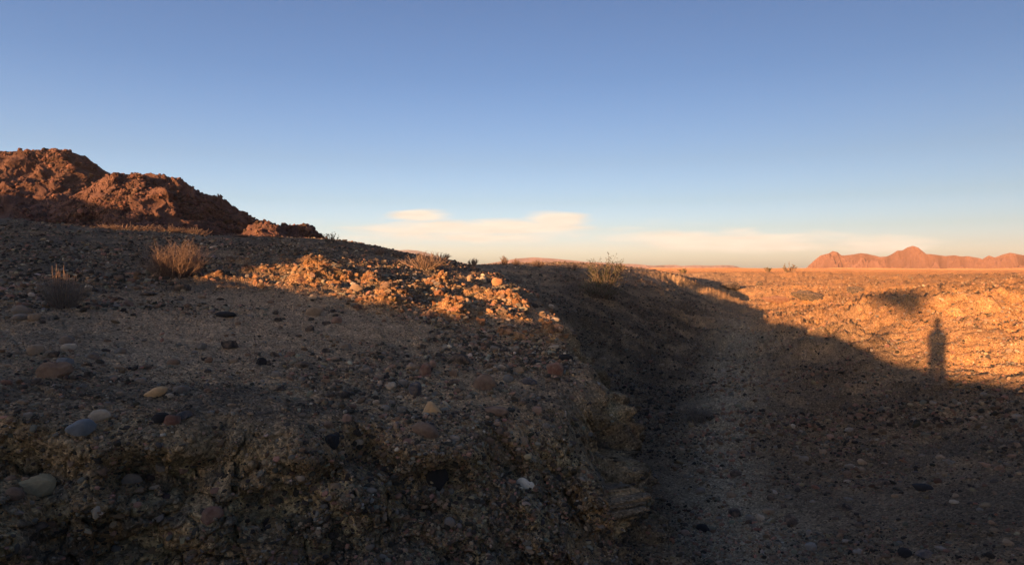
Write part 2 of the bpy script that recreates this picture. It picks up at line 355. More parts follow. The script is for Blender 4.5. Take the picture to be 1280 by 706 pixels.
wo1, wid1 = worley2(GX / 0.30 + 0.5 * n_sm * 0.3, GY / 0.30, 51); wo2, wid2 = worley2(GX / 0.12, GY / 0.12, 54)
billow = np.sqrt(np.clip(1 - wo1 * 1.25, 0, 1)); billow2 = np.sqrt(np.clip(1 - wo2 * 1.25, 0, 1))
rough_amp = (1 - 0.75 * sd)
farw = sstep(25, 60, r_)
DZ = live * (n_big * (0.08 + 0.10 * farw) * (1 + 0.8 * sstep(1, 6, az_) * sstep(9, 14, r_)) * sstep(3, 9, r_) * sstep(400, 100, r_) + n_med * 0.045 * rough_amp + n_sm * 0.026 * rough_amp + n_fi * 0.012
             + 0.035 * billow * rough_amp * wid1 + 0.012 * billow2 * rough_amp)
crag = ridged2(GX / 0.42, GY / 0.42, 91, 3); crag2 = ridged2(GX / 0.12, GY / 0.12, 95, 2)
lm = np.clip(lm * (0.45 + 1.25 * fbm2(GX / 0.75, GY / 0.75, 97, 2)), 0, 1)
rug = sstep(3, 8, az_) * sstep(7, 12, r_) * sstep(60, 30, r_) * (1 - 0.6 * sstep(27, 31, az_) * sstep(12, 14, r_) * sstep(20, 17, r_))
DZ = DZ + rug * (0.14 * ridged2(GX / 2.6, GY / 3.4, 501, 4) - 0.08 + 0.07 * ridged2(GX / 0.6, GY / 0.6, 511, 3) - 0.04) * (0.7 + 0.9 * sstep(15, 19, r_) - 0.9 * sstep(22, 30, r_))
DZ = DZ + lm * (0.08 + 0.06 * crag + 0.035 * crag2 + 0.05 * billow * wid1)
# bedded ledges on the sunlit bank across the wash
ledge = sstep(25, 29, az_) * sstep(12, 14, r_) * sstep(19, 17, r_)
lz = (GZ + DZ) * 6.0 + 0.9 * perlin2(GX * 0.55, GY * 0.55, 61) + 0.55 * perlin2(GX * 2.2, GY * 2.2, 62)
fr = lz - np.floor(lz)
mid = lit_rough = sstep(14, 22, az_) * sstep(12, 16, r_) * sstep(90, 45, r_)
DZ = DZ + mid * (0.05 * n_med + 0.035 * n_sm + 0.03 * np.clip(ridged2(GX / 0.9, GY / 0.9, 531, 3), -1, 2))
DZ = DZ + ledge * (sstep(0.0, 0.12, fr) - fr) / 6.0 * 0.75 * np.clip(0.5 + 1.4 * perlin2(GX * 0.8, GY * 0.8, 63), 0, 1)
# scarps, hummocks and gullies in the middle distance
HUM = [(872, 36, 2.2, 1.0, 0.42), (905, 38, 0.8, 1.5, 0.25), (840, 41, 3, 1, 0.1), (985, 33, 2.2, 0.8, 0.22), (1015, 31, 0.8, 0.5, 0.25), (940, 30, 1.5, 0.8, 0.22),
       (1070, 36, 1.2, 0.6, 0.2), (1125, 26, 1.4, 1.0, 0.12), (1240, 45, 2, 1, 0.25), (780, 31, 2.5, 1.2, 0.05)]
for px, r0, rx, ry, a in HUM: DZ = DZ + a * gauss_px(GX, GY, px, r0, rx, ry)
for px, r0, rx, ry, a in ((917, 40, 0.9, 1.6, 0.7), (1000, 35, 1.6, 0.5, 0.28)): DZ = DZ - a * gauss_px(GX, GY, px, r0, rx, ry)
DZ = DZ + sstep(180, 420, r_) * sstep(2300, 1300, r_) * 2.6 * np.clip(fbm2(GX / 190, GY / 260, 541, 4), -0.15, 1.2)
DZ = DZ * (1 - 0.65 * sstep(19, 24, r_) * sstep(75, 55, r_) * sstep(-24, -16, az_) * sstep(14.5, 11, az_))
VX, VY, VZ = GX.copy(), GY.copy(), GZ + DZ
# the cemented rubble is full of holes: shake it sideways as well
for comp, sd_ in ((0, 1), (1, 2)):
    dv = lm * (0.07 * vnoise3(GX * 5, GY * 5, VZ * 7, 300 + sd_) + 0.035 * vnoise3(GX * 13, GY * 13, VZ * 15, 310 + sd_))
    if comp == 0: VX = VX + dv
    else: VY = VY + dv
def worley3(x, y, z, seed):
    ix, iy, iz = np.floor(x), np.floor(y), np.floor(z); f1 = np.full(x.shape, 9.0); f2 = np.full(x.shape, 9.0); idn = np.zeros(x.shape)
    for a in (-1, 0, 1):
        for b in (-1, 0, 1):
            for c in (-1, 0, 1):
                cx, cy, cz = ix + a, iy + b, iz + c
                d = np.sqrt((cx + hf(cx, cy, cz, seed) - x) ** 2 + (cy + hf(cx, cy, cz, seed + 1) - y) ** 2 + (cz + hf(cx, cy, cz, seed + 2) - z) ** 2)
                m = d < f1; f2 = np.where(m, f1, np.minimum(f2, d)); f1 = np.where(m, d, f1); idn = np.where(m, hf(cx, cy, cz, seed + 3), idn)
    return f1, f2, idn
# overhangs and pockets in the conglomerate face: push along the outward direction of the edge
face = np.clip(cl + 0.35 * lowr, 0, 1) * live
q = (VX, VY, VZ)
d1 = vnoise3(q[0] * 2.6, q[1] * 2.6, q[2] * 3.6, 71); d2 = vnoise3(q[0] * 6.5, q[1] * 6.5, q[2] * 8, 72); d3 = vnoise3(q[0] * 15, q[1] * 15, q[2] * 17, 73); d4 = vnoise3(q[0] * 33, q[1] * 33, q[2] * 36, 74)
fm = face > 0.03; cellid = np.zeros(GX.shape); cellid2 = np.zeros(GX.shape); crev = np.zeros(GX.shape); dome = np.zeros(GX.shape)
wx = VX[fm] + 0.08 * d2[fm]; wy = VY[fm] + 0.08 * d3[fm]; wz = VZ[fm] + 0.06 * d2[fm]
f1, f2, i1 = worley3(wx * 4.2, wy * 4.2, wz * 5.5, 401); g1, g2, i2 = worley3(wx * 11, wy * 11, wz * 13, 411)
cellid[fm] = i1; cellid2[fm] = i2; crev[fm] = np.clip(1 - (f2 - f1) / 0.16, 0, 1) * 0.045 + np.clip(1 - (g2 - g1) / 0.2, 0, 1) * 0.02
dome[fm] = 0.17 * (i1 - 0.45) + 0.05 * np.sqrt(np.clip(1 - f1 * f1, 0, 1)) + 0.05 * (i2 - 0.4)
under = np.exp(-((GS - 0.72) / 0.10) ** 2) * (0.4 + np.clip(1.2 * perlin2(GX * 1.6, GY * 1.6, 420) + 0.5, 0, 1)) * sstep(13, 8, r_)
push = face * (0.36 * np.sign(d1) * np.abs(d1) ** 0.7 + 0.12 * d2 + 0.05 * np.abs(d3) + 0.02 * d4 + dome - crev) - 0.13 * under * live
ox, oy = -GX / r_, -GY / r_
ux_ = np.where(GX > 0.9, 0.75, 0.25); VX = VX + push * np.where(GX > 0.9, 0.8, ox); VY = VY + push * np.where(GX > 0.9, -0.4, oy); VZ = VZ + push * 0.25
# colours of the land, with shade painted over the wash and near slope
def lerp(a, b, t): return a + (np.asarray(b) - a) * t[..., None]
soil = np.broadcast_to(np.array((0.29, 0.205, 0.15)), GX.shape + (3,)).copy()
soil = lerp(soil, (0.36, 0.25, 0.17), np.clip(0.5 + n_big * 0.5, 0, 1))
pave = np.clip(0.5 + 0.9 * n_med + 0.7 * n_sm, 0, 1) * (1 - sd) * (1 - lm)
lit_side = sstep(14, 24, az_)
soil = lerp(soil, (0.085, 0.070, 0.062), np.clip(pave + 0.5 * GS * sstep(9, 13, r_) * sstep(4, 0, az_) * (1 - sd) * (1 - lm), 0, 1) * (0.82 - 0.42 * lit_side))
soil = lerp(soil, (0.35, 0.25, 0.185), sd * 0.8)
soil = lerp(soil, (0.28, 0.158, 0.083), np.clip(lm * 1.2, 0, 1))
strat = np.clip(0.5 + 1.2 * vnoise3(VX * 1.3, VY * 1.3, VZ * 5, 81), 0, 1)
fc = np.clip(cl + lowr, 0, 1)
soil = lerp(soil, (0.32, 0.215, 0.125), fc * 0.85)
soil = lerp(soil, (0.24, 0.22, 0.17), fc * strat * 0.7)
soil = lerp(soil, (0.16, 0.105, 0.07), fc * (cellid > 0.62) * 0.6)
soil = lerp(soil, (0.40, 0.32, 0.21), fc * (cellid < 0.18) * 0.6)
soil = lerp(soil, (0.11, 0.10, 0.095), fc * (cellid2 > 0.80) * 0.75)
soil = lerp(soil, (0.36, 0.27, 0.19), fc * (cellid2 < 0.14) * 0.7)
ccob = (wid2 > 0.72) * np.clip(cl + lowr * 0.8, 0, 1) * (wo2 < 0.42)
soil = lerp(soil, (0.07, 0.065, 0.065), ccob * 0.7)
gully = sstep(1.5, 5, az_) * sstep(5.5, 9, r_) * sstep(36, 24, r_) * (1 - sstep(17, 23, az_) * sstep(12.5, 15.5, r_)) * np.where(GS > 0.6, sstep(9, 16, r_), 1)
gravel_shade = np.clip(gully * 0.8 + sstep(8, 12, az_) * sstep(27 - 0.62 * np.clip(az_ - 18, 0, 20), 17 - 0.3 * np.clip(az_ - 18, 0, 20), r_) * 0.85, 0, 0.86)
soil = lerp(soil, (0.078, 0.058, 0.046), gravel_shade * np.clip(0.85 + 0.35 * n_med, 0.5, 1))  # dark gravel tone, with the shade of wash and slope painted in
wash = gauss_px(GX, GY, 930, 6.8, 0.65, 1.6) + gauss_px(GX, GY, 905, 10, 0.5, 2.4) + gauss_px(GX, GY, 915, 15, 0.6, 3.6) + gauss_px(GX, GY, 928, 24, 1.0, 7)
soil = lerp(soil, (0.25, 0.215, 0.178), np.clip(wash, 0, 1) * 0.85)
soil = lerp(soil, (0.350, 0.185, 0.086), lit_side * sstep(22 - 0.7 * np.clip(az_ - 20, 0, 14), 28 - 0.8 * np.clip(az_ - 20, 0, 14), r_) * 0.75 * (1 - 0.5 * pave))  # lit tint painted in, its edge bent along the evening shadow line
soil = lerp(soil, (0.385, 0.203, 0.096), sstep(45, 120, r_) * (0.8 + 0.2 * np.clip(n_big, -1, 1)))
soil = lerp(soil, (0.31, 0.165, 0.092), sstep(90, 260, r_) * (0.75 + 0.25 * np.clip(fbm2(GX / 60, GY / 160, 83, 3), -1, 1)))
soil = soil * np.array((1.22, 1.22, 1.07)) * (1 + 0.10 * sstep(20, 60, r_))[..., None]
idx = (np.arange(NC)[:, None] * NR + np.arange(NR)[None])
nx = np.roll(idx, -1, axis=0)
quads = np.stack([idx[:, :-1], nx[:, :-1], nx[:, 1:], idx[:, 1:]], -1).reshape(-1, 4)[:, ::-1]
V = np.stack([VX, VY, VZ], -1).reshape(-1, 3)
cen = len(V); V = np.concatenate([V, [[0, 0, 0.0]]])
gcol = np.concatenate([soil.reshape(-1, 3), [[0.2, 0.15, 0.11]]])
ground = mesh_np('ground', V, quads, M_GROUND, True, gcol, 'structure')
EL = (VZ - EYE) / np.hypot(VX, VY)
ELmax = np.maximum.accumulate(EL, axis=1)
def at(px, py):
    """where the sight line through a photo pixel meets the ground; also the grid indices"""
    az, t = ray(px, py); c = int(np.argmin(np.abs(AZ - math.degrees(az))))
    k = int(np.searchsorted(ELmax[c], t)); k = min(max(k, 1), NR - 1)
    return Vector((VX[c, k], VY[c, k], VZ[c, k])), c, k
def normal_at(c, k):
    c0, c1 = max(c - 3, 0), min(c + 3, NC - 1); k0, k1 = max(k - 3, 0), min(k + 3, NR - 1)
    p = lambda i, j: np.array((VX[i, j], VY[i, j], VZ[i, j]))
    n = np.cross(p(c1, k) - p(c0, k), p(c, k1) - p(c, k0)); n /= np.linalg.norm(n) + 1e-9
    return Vector(n if n[2] > 0 else -n)
def zat(x, y):
    az = math.degrees(math.atan2(x, y)); c = int(np.argmin(np.abs(AZ - az))); k = int(np.argmin(np.abs(np.hypot(VX[c], VY[c]) - math.hypot(x, y))))
    return float(VZ[c, k])

# ------------------------------------------------------------------ mountains
def ridge_patch(name, sky, r_of, front, back, az_pad, n_az, n_r, noise, mat, col, base=0.0, depth=1.0):
    """a range of hills: its crest line in the photo, how far off each stretch of it stands, slopes and relief"""
    A_ = []; T_ = []
    for px, py in sky:
        a, t = ray(px, py); A_.append(math.degrees(a)); T_.append(t)
    A_ = np.array(A_); T_ = np.array(T_)
    az = np.linspace(A_[0] - az_pad[0], A_[-1] + az_pad[1], n_az)
    rc = np.interp(az, A_, np.array([r_of(p[0]) for p in sky])); zc = EYE + np.interp(az, A_, T_) * rc
    zc = np.where(az < A_[0], zc[0] + (zc * 0), zc)
    endf = np.ones_like(az)
    if az_pad[1]: endf = endf * sstep(A_[-1] + az_pad[1], A_[-1], az)
    zc = base + (zc - base) * endf
    hgt = zc - base
    tt = np.linspace(-1, 1, n_r)[None]            # -1 foot on our side, 0 crest, 1 foot behind
    rr = rc[:, None] + np.where(tt < 0, tt * (front * hgt[:, None] + 8 * depth), tt * (back * hgt[:, None] + 8 * depth))
    ft = 1 - np.abs(tt)
    prof = np.where(tt < 0, ft ** 1.15, ft)
    a_ = np.radians(az)[:, None]; x = rr * np.sin(a_); y = rr * np.cos(a_)
    z = base - 2.0 * depth + (hgt[:, None] + 2.0 * depth) * prof
    dz, cmod = noise(x, y, ft, hgt[:, None], np.broadcast_to(az[:, None], x.shape))
    z = z + dz
    if name != 'mountain' or rc.max() < 1000:
        am = 0.9 * np.clip(ft * 1.6, 0, 1) * (1 - 0.7 * sstep(0.9, 1, ft)) * np.clip(rc[:, None] / 160, 0.5, 1.6)
        ks = 3.0 * np.clip(rc.mean() / 160, 0.5, 1.6)
        ex = vnoise3(x / ks, y / ks, z / ks * 1.5, 901) + 0.5 * vnoise3(x / ks * 2.3, y / ks * 2.3, z / ks * 3.2, 902)
        ey = vnoise3(x / ks, y / ks, z / ks * 1.5, 903) + 0.5 * vnoise3(x / ks * 2.3, y / ks * 2.3, z / ks * 3.2, 904)
        x = x + am * ex * 1.3; y = y + am * ey * 1.3
    i = np.arange(n_az)[:, None] * n_r + np.arange(n_r)[None]
    q4 = np.stack([i[:-1, :-1], i[1:, :-1], i[1:, 1:], i[:-1, 1:]], -1).reshape(-1, 4)[:, ::-1]
    cc = np.asarray(col)[None, None] * cmod[..., None] if cmod.ndim == 2 else cmod
    o = mesh_np(name, np.stack([x, y, z], -1).reshape(-1, 3), q4, mat, True, cc.reshape(-1, 3), 'structure')
    PATCH.append((name, x, y, z, np.broadcast_to(ft, x.shape), rc)); return o
PATCH = []
MC = (0.165, 0.092, 0.074)
def rocky(amp, sc):
    def f(x, y, ft, h, az):
        m = np.clip(ft * 1.6, 0.0, 1)
        crest = 1 - 0.65 * sstep(0.86, 1.0, ft)
        spur = ridged2(x / (26 * sc), y / (26 * sc), 101, 4)
        wx = x + sc * 1.1 * fbm2(x / (2.3 * sc), y / (2.3 * sc), 141, 3); wy = y + sc * 1.1 * fbm2(x / (2.3 * sc), y / (2.3 * sc), 147, 3)
        blk, bid = worley2(wx / (1.7 * sc), wy / (1.7 * sc), 111)
        out = np.clip(0.1 + 1.3 * fbm2(x / (17 * sc), y / (17 * sc), 131, 3), 0, 1)
        crag = ridged2(wx / (3.6 * sc), wy / (3.6 * sc), 171, 5, 0.65)
        d = m * crest * amp * (2.1 * spur + (0.25 + out) * (0.55 * crag + 0.5 * np.clip(1 - blk * 1.2, 0, 1) * bid) + 0.22 * fbm2(x / (2 * sc), y / (2 * sc), 151, 4))
        d = d - 1.7 * amp * crest * m
        tal = sstep(0.5, 0.2, ft)
        c = np.clip(0.85 + 0.3 * out - 0.25 * bid * 0.7 + 0.12 * fbm2(x / (9 * sc), y / (9 * sc), 161, 3), 0.45, 1.3)
        c3 = c[..., None] * (1 + tal[..., None] * (np.array((0.80, 1.02, 1.08)) - 1))
        return d, c3 * np.array(MC)
    return f
MC = (0.165, 0.092, 0.074)
sk1 = [(-420, 262), (-300, 240), (-180, 222), (-80, 204), (-30, 197), (0, 194), (12, 192), (25, 191), (38, 191), (50, 187), (70, 186), (85, 190), (100, 196), (112, 204), (125, 211), (135, 217), (150, 226), (175, 240), (205, 258), (240, 284), (262, 300)]
ridge_patch('mountain', sk1, lambda p: 300, 2.2, 2.0, (0, 0), 900, 560, rocky(2.0, 1.3), M_MOUNT, MC, base=2.0)
sk2 = [(60, 268), (85, 252), (110, 238), (135, 222), (148, 221), (160, 224), (176, 222), (190, 221), (205, 222), (220, 228), (235, 235), (250, 243), (265, 248), (275, 254), (290, 263), (305, 269), (313, 273), (325, 281), (345, 290), (365, 298), (385, 306)]
ridge_patch('mountain', sk2, lambda p: 165 + 0.06 * (p - 150), 2.4, 2.2, (0, 0), 800, 420, rocky(1.15, 0.85), M_MOUNT, MC, base=2.0)
sk3 = [(285, 305), (300, 296), (312, 284), (322, 278), (330, 277), (338, 277), (348, 280), (360, 284), (375, 287), (388, 291), (400, 296), (420, 304), (450, 314)]
ridge_patch('rocky_hill', sk3, lambda p: 105 - 0.03 * (p - 300) + 0.35 * max(p - 352, 0), 2.2, 2.2, (0, 0), 420, 300, rocky(0.8, 0.6), M_MOUNT, MC, base=1.5)
def eroded(amp, sc):
    def f(x, y, ft, h, az):
        m = np.clip(ft * 2.2, 0, 1) * (1 - 0.97 * sstep(0.72, 1.0, ft))
        g1 = ridged2(x / (260 * sc), y / (420 * sc), 201, 4); g2 = ridged2(x / (70 * sc), y / (110 * sc), 211, 3)
        return m * amp * (g1 * 0.75 + 0.45 * g2 - 1.7), np.clip(0.82 + 0.26 * g1 + 0.22 * g2, 0.4, 1.5)  # creases darkened in the colour, as painted relief shade
    return f
sk4 = [(1003, 337.5), (1010, 333), (1018, 325), (1026, 319), (1036, 316.5), (1041, 313.5), (1047, 315), (1052, 319), (1058, 318.5), (1066, 317.5), (1075, 316), (1084, 316.5), (1092, 319), (1100, 321), (1108, 320), (1116, 316.5), (1122, 313), (1128, 312.5), (1134, 309), (1141, 307), (1148, 309), (1153, 313), (1158, 317), (1165, 317), (1175, 318.5), (1183, 320), (1192, 318.5), (1200, 320), (1212, 320), (1222, 322), (1228, 323.5), (1236, 319), (1244, 321.5), (1252, 318), (1262, 315.5), (1272, 317), (1284, 319), (1310, 322), (1360, 326), (1420, 337)]
ridge_patch('mountain', sk4, lambda p: 2600, 1.6, 2.0, (0, 0), 700, 160, eroded(58, 0.6), M_FAR, (0.130, 0.070, 0.052), base=0.5, depth=2)
sk5 = [(560, 336), (600, 331), (630, 326), (646, 323), (668, 321.5), (690, 323), (712, 325), (730, 327), (752, 328), (778, 329.5), (795, 330), (815, 332), (826, 331.5), (844, 331), (852, 332.5), (868, 331.5), (890, 332), (902, 331.5), (912, 331.5), (920, 332.5), (928, 335.5), (936, 337.2)]
ridge_patch('mountain', sk5, lambda p: 7000, 1.5, 2.0, (0, 0), 700, 120, eroded(14, 0.9), M_FAR, (0.125, 0.077, 0.076), base=0.5, depth=4)
sk6 = [(380, 330), (430, 318), (455, 313), (475, 310.5), (488, 311), (500, 312.5), (510, 312), (522, 313), (535, 316), (560, 324), (600, 333)]
ridge_patch('mountain', sk6, lambda p: 9000, 1.5, 2.0, (0, 0), 400, 100, eroded(14, 2.0), M_FAR, (0.10, 0.078, 0.088), base=0.5, depth=4)
sk7 = [(955, 338), (964, 336.8), (970, 335.6), (976, 336.6), (984, 338)]
ridge_patch('mountain', sk7, lambda p: 9500, 1.5, 2.0, (0, 0), 60, 40, eroded(1, 2.0), M_FAR, (0.125, 0.077, 0.076), base=0.5, depth=4)

# ------------------------------------------------------------------ stones
def ico(sub):
    bm = bmesh.new(); bmesh.ops.create_icosphere(bm, subdivisions=sub, radius=1.0)
    v = np.array([p.co[:] for p in bm.verts]); f = np.array([[q.index for q in p.verts] for p in bm.faces]); bm.free(); return v, f
def stone_shape(sub, seed, angular):
    v, f = ico(sub); rg = np.random.default_rng(seed)
    s = np.ones(len(v))
    for k in range(11 if angular else 9):                       # facets cut by planes
        n = rg.normal(size=3); n /= np.linalg.norm(n); c = rg.uniform(0.62, 0.9) if angular else rg.uniform(0.74, 0.95)
        dd = v @ n * s; cut = dd > c; s = np.where(cut, s * c / np.maximum(dd, 1e-6), s)
    o = rg.uniform(0, 50, 3); p = v * 1.7 + o
    s = s * (1 + (0.12 if angular else 0.11) * vnoise3(p[:, 0], p[:, 1], p[:, 2], seed) + 0.04 * vnoise3(p[:, 0] * 3, p[:, 1] * 3, p[:, 2] * 3, seed + 1))
    return v * s[:, None], f
PAL = {'dark': (0.058, 0.050, 0.042), 'brown': (0.16, 0.105, 0.07), 'grey': (0.19, 0.17, 0.14), 'tan': (0.30, 0.22, 0.15), 'pink': (0.30, 0.17, 0.125), 'pale': (0.40, 0.34, 0.27)}
PN = list(PAL); PA = np.array([PAL[k] for k in PN])
def rand_rot(n, tilt=0.5):
    a = rng.uniform(0, 2 * np.pi, n); b = rng.normal(0, tilt, n); c = rng.normal(0, tilt, n)
    ca_, sa_ = np.cos(a), np.sin(a); cb, sb = np.cos(b), np.sin(b); cc, sc_ = np.cos(c), np.sin(c); z = np.zeros(n); o = np.ones(n)
    Rz = np.stack([ca_, -sa_, z, sa_, ca_, z, z, z, o], -1).reshape(n, 3, 3); Rx = np.stack([o, z, z, z, cb, -sb, z, sb, cb], -1).reshape(n, 3, 3); Ry = np.stack([cc, z, sc_, z, o, z, -sc_, z, cc], -1).reshape(n, 3, 3)
    return Rx @ Ry @ Rz
vis = np.zeros((NC, NR), bool); inv = np.abs(AZ) < 44.5
vis[inv] = (EL >= ELmax - 0.004)[inv] & ((EL > math.tan(R(-27))) & (r_ < 170))[inv]
vc, vk = np.nonzero(vis)
def build_many(c, k, size, ch, sub, seed, shaper, flat=(0.4, 0.8), sink=0.35, pal=PA, VXYZ=None):
    n = len(size)
    colr = pal[ch] * rng.uniform(0.7, 1.3, n)[:, None] * (1 + rng.normal(0, 0.04, (n, 3))) * (1 if c is None else (1 - 0.5 * gravel_shade[c, k] * (1 - 0.6 * np.clip(wash[c, k], 0, 1)))[:, None])  # stones of the wash and slope take the same painted shade
    var = [shaper(sub, seed + i, i % 3 != 0) for i in range(10)]
    x, y, z = VXYZ if VXYZ is not None else (VX[c, k], VY[c, k], VZ[c, k])
    vi = rng.integers(0, 10, n); sc3 = np.stack([size * rng.uniform(0.9, 1.35, n), size * rng.uniform(0.7, 1.0, n), size * rng.uniform(flat[0], flat[1], n)], -1)
    Rm = rand_rot(n, 0.35); pos = np.stack([x, y, z + sc3[:, 2] * sink], -1)
    VV = []; FF = []; CC = []; off = 0
    for i in range(10):
        m = vi == i
        if not m.any(): continue
        b, f = var[i]; p = np.einsum('nij,nvj->nvi', Rm[m], b[None] * sc3[m][:, None]) + pos[m][:, None]
        nn = m.sum(); VV.append(p.reshape(-1, 3)); FF.append((f[None] + (np.arange(nn) * len(b))[:, None, None] + off).reshape(-1, 3)); off += nn * len(b)
        CC.append(np.repeat(colr[m], len(b), 0))
    return np.concatenate(VV), np.concatenate(FF), np.concatenate(CC)
patch = fbm2(GX / 1.9 + 40, GY / 1.9, 521, 3) + 0.5 * n_sm
def join(parts):
    off = 0; VV = []; FF = []; CC = []
    for v, f, c in parts: VV.append(v); FF.append(f + off); CC.append(c); off += len(v)
    return np.concatenate(VV), np.concatenate(FF), np.concatenate(CC)
def scatter(n, lo, hi, expo, sub, seed, wmap=None, sink=0.35):
    """stones with a power-law spread of sizes; lo and hi are angular sizes at the stone's own distance"""
    pick = rng.integers(0, len(vc), n) if wmap is None else rng.choice(len(vc), n, p=wmap[vc, vk] / wmap[vc, vk].sum()); c, k = vc[pick], vk[pick]
    r = r_[c, k]
    u = rng.uniform(0, 1, n); px = (lo ** -expo + u * (hi ** -expo - lo ** -expo)) ** (-1 / expo)
    size = px / F * r * 0.5
    keep = (size < np.where(r > 13, 0.055 * rng.uniform(0.5, 1.3, n), 0.09)) & (rng.uniform(0, 1, n) > 0.85 * sd[c, k] ** 0.7 * np.clip((px - 0.6) / 1.4, 0.3, 1)) & (rng.uniform(0, 1, n) > 0.35 * cl[c, k])
    keep &= rng.uniform(0, 1, n) > np.clip((r - 30) / 90, 0, 0.75)
    keep &= rng.uniform(0, 1, n) < np.clip(0.62 + 0.7 * patch[c, k], 0.12, 1)
    c, k, r, size = (q[keep] for q in (c, k, r, size)); n = len(size)
    dk = np.clip(pave[c, k], 0, 1); wsh = np.clip(wash[c, k], 0, 1); lmm = np.clip(lm[c, k], 0, 1); ls = lit_side[c, k]
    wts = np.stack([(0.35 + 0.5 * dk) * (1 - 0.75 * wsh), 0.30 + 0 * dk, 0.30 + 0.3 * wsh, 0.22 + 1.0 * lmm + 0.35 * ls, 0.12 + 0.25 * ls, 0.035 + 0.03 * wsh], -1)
    wts /= wts.sum(-1, keepdims=True); ch = (rng.uniform(0, 1, n)[:, None] > np.cumsum(wts, -1)).sum(-1).clip(0, 5)
    return build_many(c, k, size, ch, sub, seed, stone_shape, sink=sink)
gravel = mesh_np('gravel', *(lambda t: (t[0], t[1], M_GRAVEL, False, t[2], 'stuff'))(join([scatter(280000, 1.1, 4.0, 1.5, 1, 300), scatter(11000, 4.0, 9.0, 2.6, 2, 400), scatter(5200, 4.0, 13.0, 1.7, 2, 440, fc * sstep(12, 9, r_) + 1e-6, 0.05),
    scatter(5200, 3.5, 11.0, 2.0, 2, 470, GS * sstep(8.6, 7.2, r_) * sstep(-24, -14, az_) * (1 - sd) + 0.4 * GS * sstep(9, 7, r_) * sstep(-27, -33, az_) + 1e-6), scatter(2500, 2.5, 8.0, 2.0, 2, 490, np.clip(wash, 0, 1) + 1e-6), scatter(15000, 2.5, 9.0, 1.9, 2, 520, gravel_shade * np.clip(0.5 + patch, 0, 1) + 1e-6, 0.2),
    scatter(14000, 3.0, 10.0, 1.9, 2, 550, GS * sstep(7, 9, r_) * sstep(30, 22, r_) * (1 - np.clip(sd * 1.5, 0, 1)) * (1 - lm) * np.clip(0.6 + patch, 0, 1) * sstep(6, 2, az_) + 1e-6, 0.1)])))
# knobbly lime-cemented chunks that crown the knoll
def chunk_shape(sub, seed, angular):
    v, f = stone_shape(3, seed * 13 + 5, True); o = seed * 3.17; v = v.copy()
    s = 1 + 0.26 * vnoise3(v[:, 0] * 1.6 + o, v[:, 1] * 1.6, v[:, 2] * 1.6, seed) + 0.20 * vnoise3(v[:, 0] * 3.8 + o, v[:, 1] * 3.8, v[:, 2] * 3.8, seed + 1) + 0.14 * vnoise3(v[:, 0] * 8 + o, v[:, 1] * 8, v[:, 2] * 8, seed + 2)
    return v * s[:, None], f
CHP = np.array([(0.27, 0.150, 0.078), (0.30, 0.175, 0.095), (0.22, 0.118, 0.062), (0.12, 0.075, 0.055), (0.20, 0.140, 0.10)])
cw = np.where(vis, lm, 0).ravel() ** 1.2; cw /= cw.sum()
pick = rng.choice(NC * NR, 2600, p=cw); pc, pk = pick // NR, pick % NR
csz = (0.012 ** -1.45 + rng.uniform(0, 1, 2600) * (0.105 ** -1.45 - 0.012 ** -1.45)) ** (-1 / 1.45)
mesh_np('rubble', *(lambda t: (t[0], t[1], M_GRAVEL, False, t[2], 'stuff'))(build_many(pc, pk, csz, rng.choice([0, 0, 1, 2, 2, 3, 4], 2600), 3, 500, chunk_shape, (0.5, 0.95), -0.15, CHP)))
# boulders on the stony mountain flanks
MPAL = np.array([MC, (0.14, 0.072, 0.056), (0.20, 0.105, 0.075), (0.095, 0.06, 0.052)])
bl = []
for q, (name, x, y, z, ft, rc) in enumerate(PATCH[:3]):
    n = (30000, 18000, 7000)[q]; sc_ = (1.25, 0.8, 0.6)[q]
    out = np.clip(-0.1 + 1.4 * fbm2(x / (17 * sc_), y / (17 * sc_), 131, 3), 0.03, 1) * (ft > 0.12) * (ft < 0.998)
    out[:, out.shape[1] // 2 + 12:] = 0
    p = (out / out.sum()).ravel(); pick = rng.choice(x.size, n, p=p)
    size = (0.16 ** -2.0 + rng.uniform(0, 1, n) * (0.95 ** -2.0 - 0.16 ** -2.0)) ** (-1 / 2.0) * sc_
    bl.append(build_many(None, None, size, rng.integers(0, 4, n), 1, 600 + 20 * q, stone_shape, (0.6, 1.1), 0.2, MPAL, (x.ravel()[pick], y.ravel()[pick], z.ravel()[pick])))
mesh_np('boulder_scree', *(lambda t: (t[0], t[1], M_MOUNT, False, t[2], 'stuff'))(join(bl)))

# ------------------------------------------------------------------ single stones
SHAPES = {}
def stone_mesh(kind, i):
    key = (kind, i)
    if key in SHAPES: return SHAPES[key]
    if kind == 'wedge':
        v, f = ico(3); t = np.clip((v[:, 2] + 1) / 2, 0, 1); v = v.copy(); v[:, 0] *= 1.15 - 0.95 * t; v[:, 1] *= 1.0 - 0.5 * t; v[:, 0] += -0.25 * t; v[:, 2] = np.clip(v[:, 2], -0.75, 0.85)
        s_ = 1 + 0.05 * vnoise3(v[:, 0] * 3 + 5, v[:, 1] * 3, v[:, 2] * 3, i); v = v * s_[:, None]
    elif kind == 'chunk': v, f = chunk_shape(3, 700 + i, True)
    else: v, f = stone_shape(3, 800 + i * 7 + (0 if kind == 'round' else 3), kind != 'round')
    lo, hi = v.min(0), v.max(0); v = (v - (lo + hi) / 2) / ((hi - lo) / 2)
    o = mesh_np('stone', v, f, M_STONE, True); me = o.data; bpy.data.objects.remove(o); SHAPES[key] = me
    if kind != 'round': me.polygons.foreach_set('use_smooth', np.zeros(len(f), bool)) if kind == 'block' else None
    return me
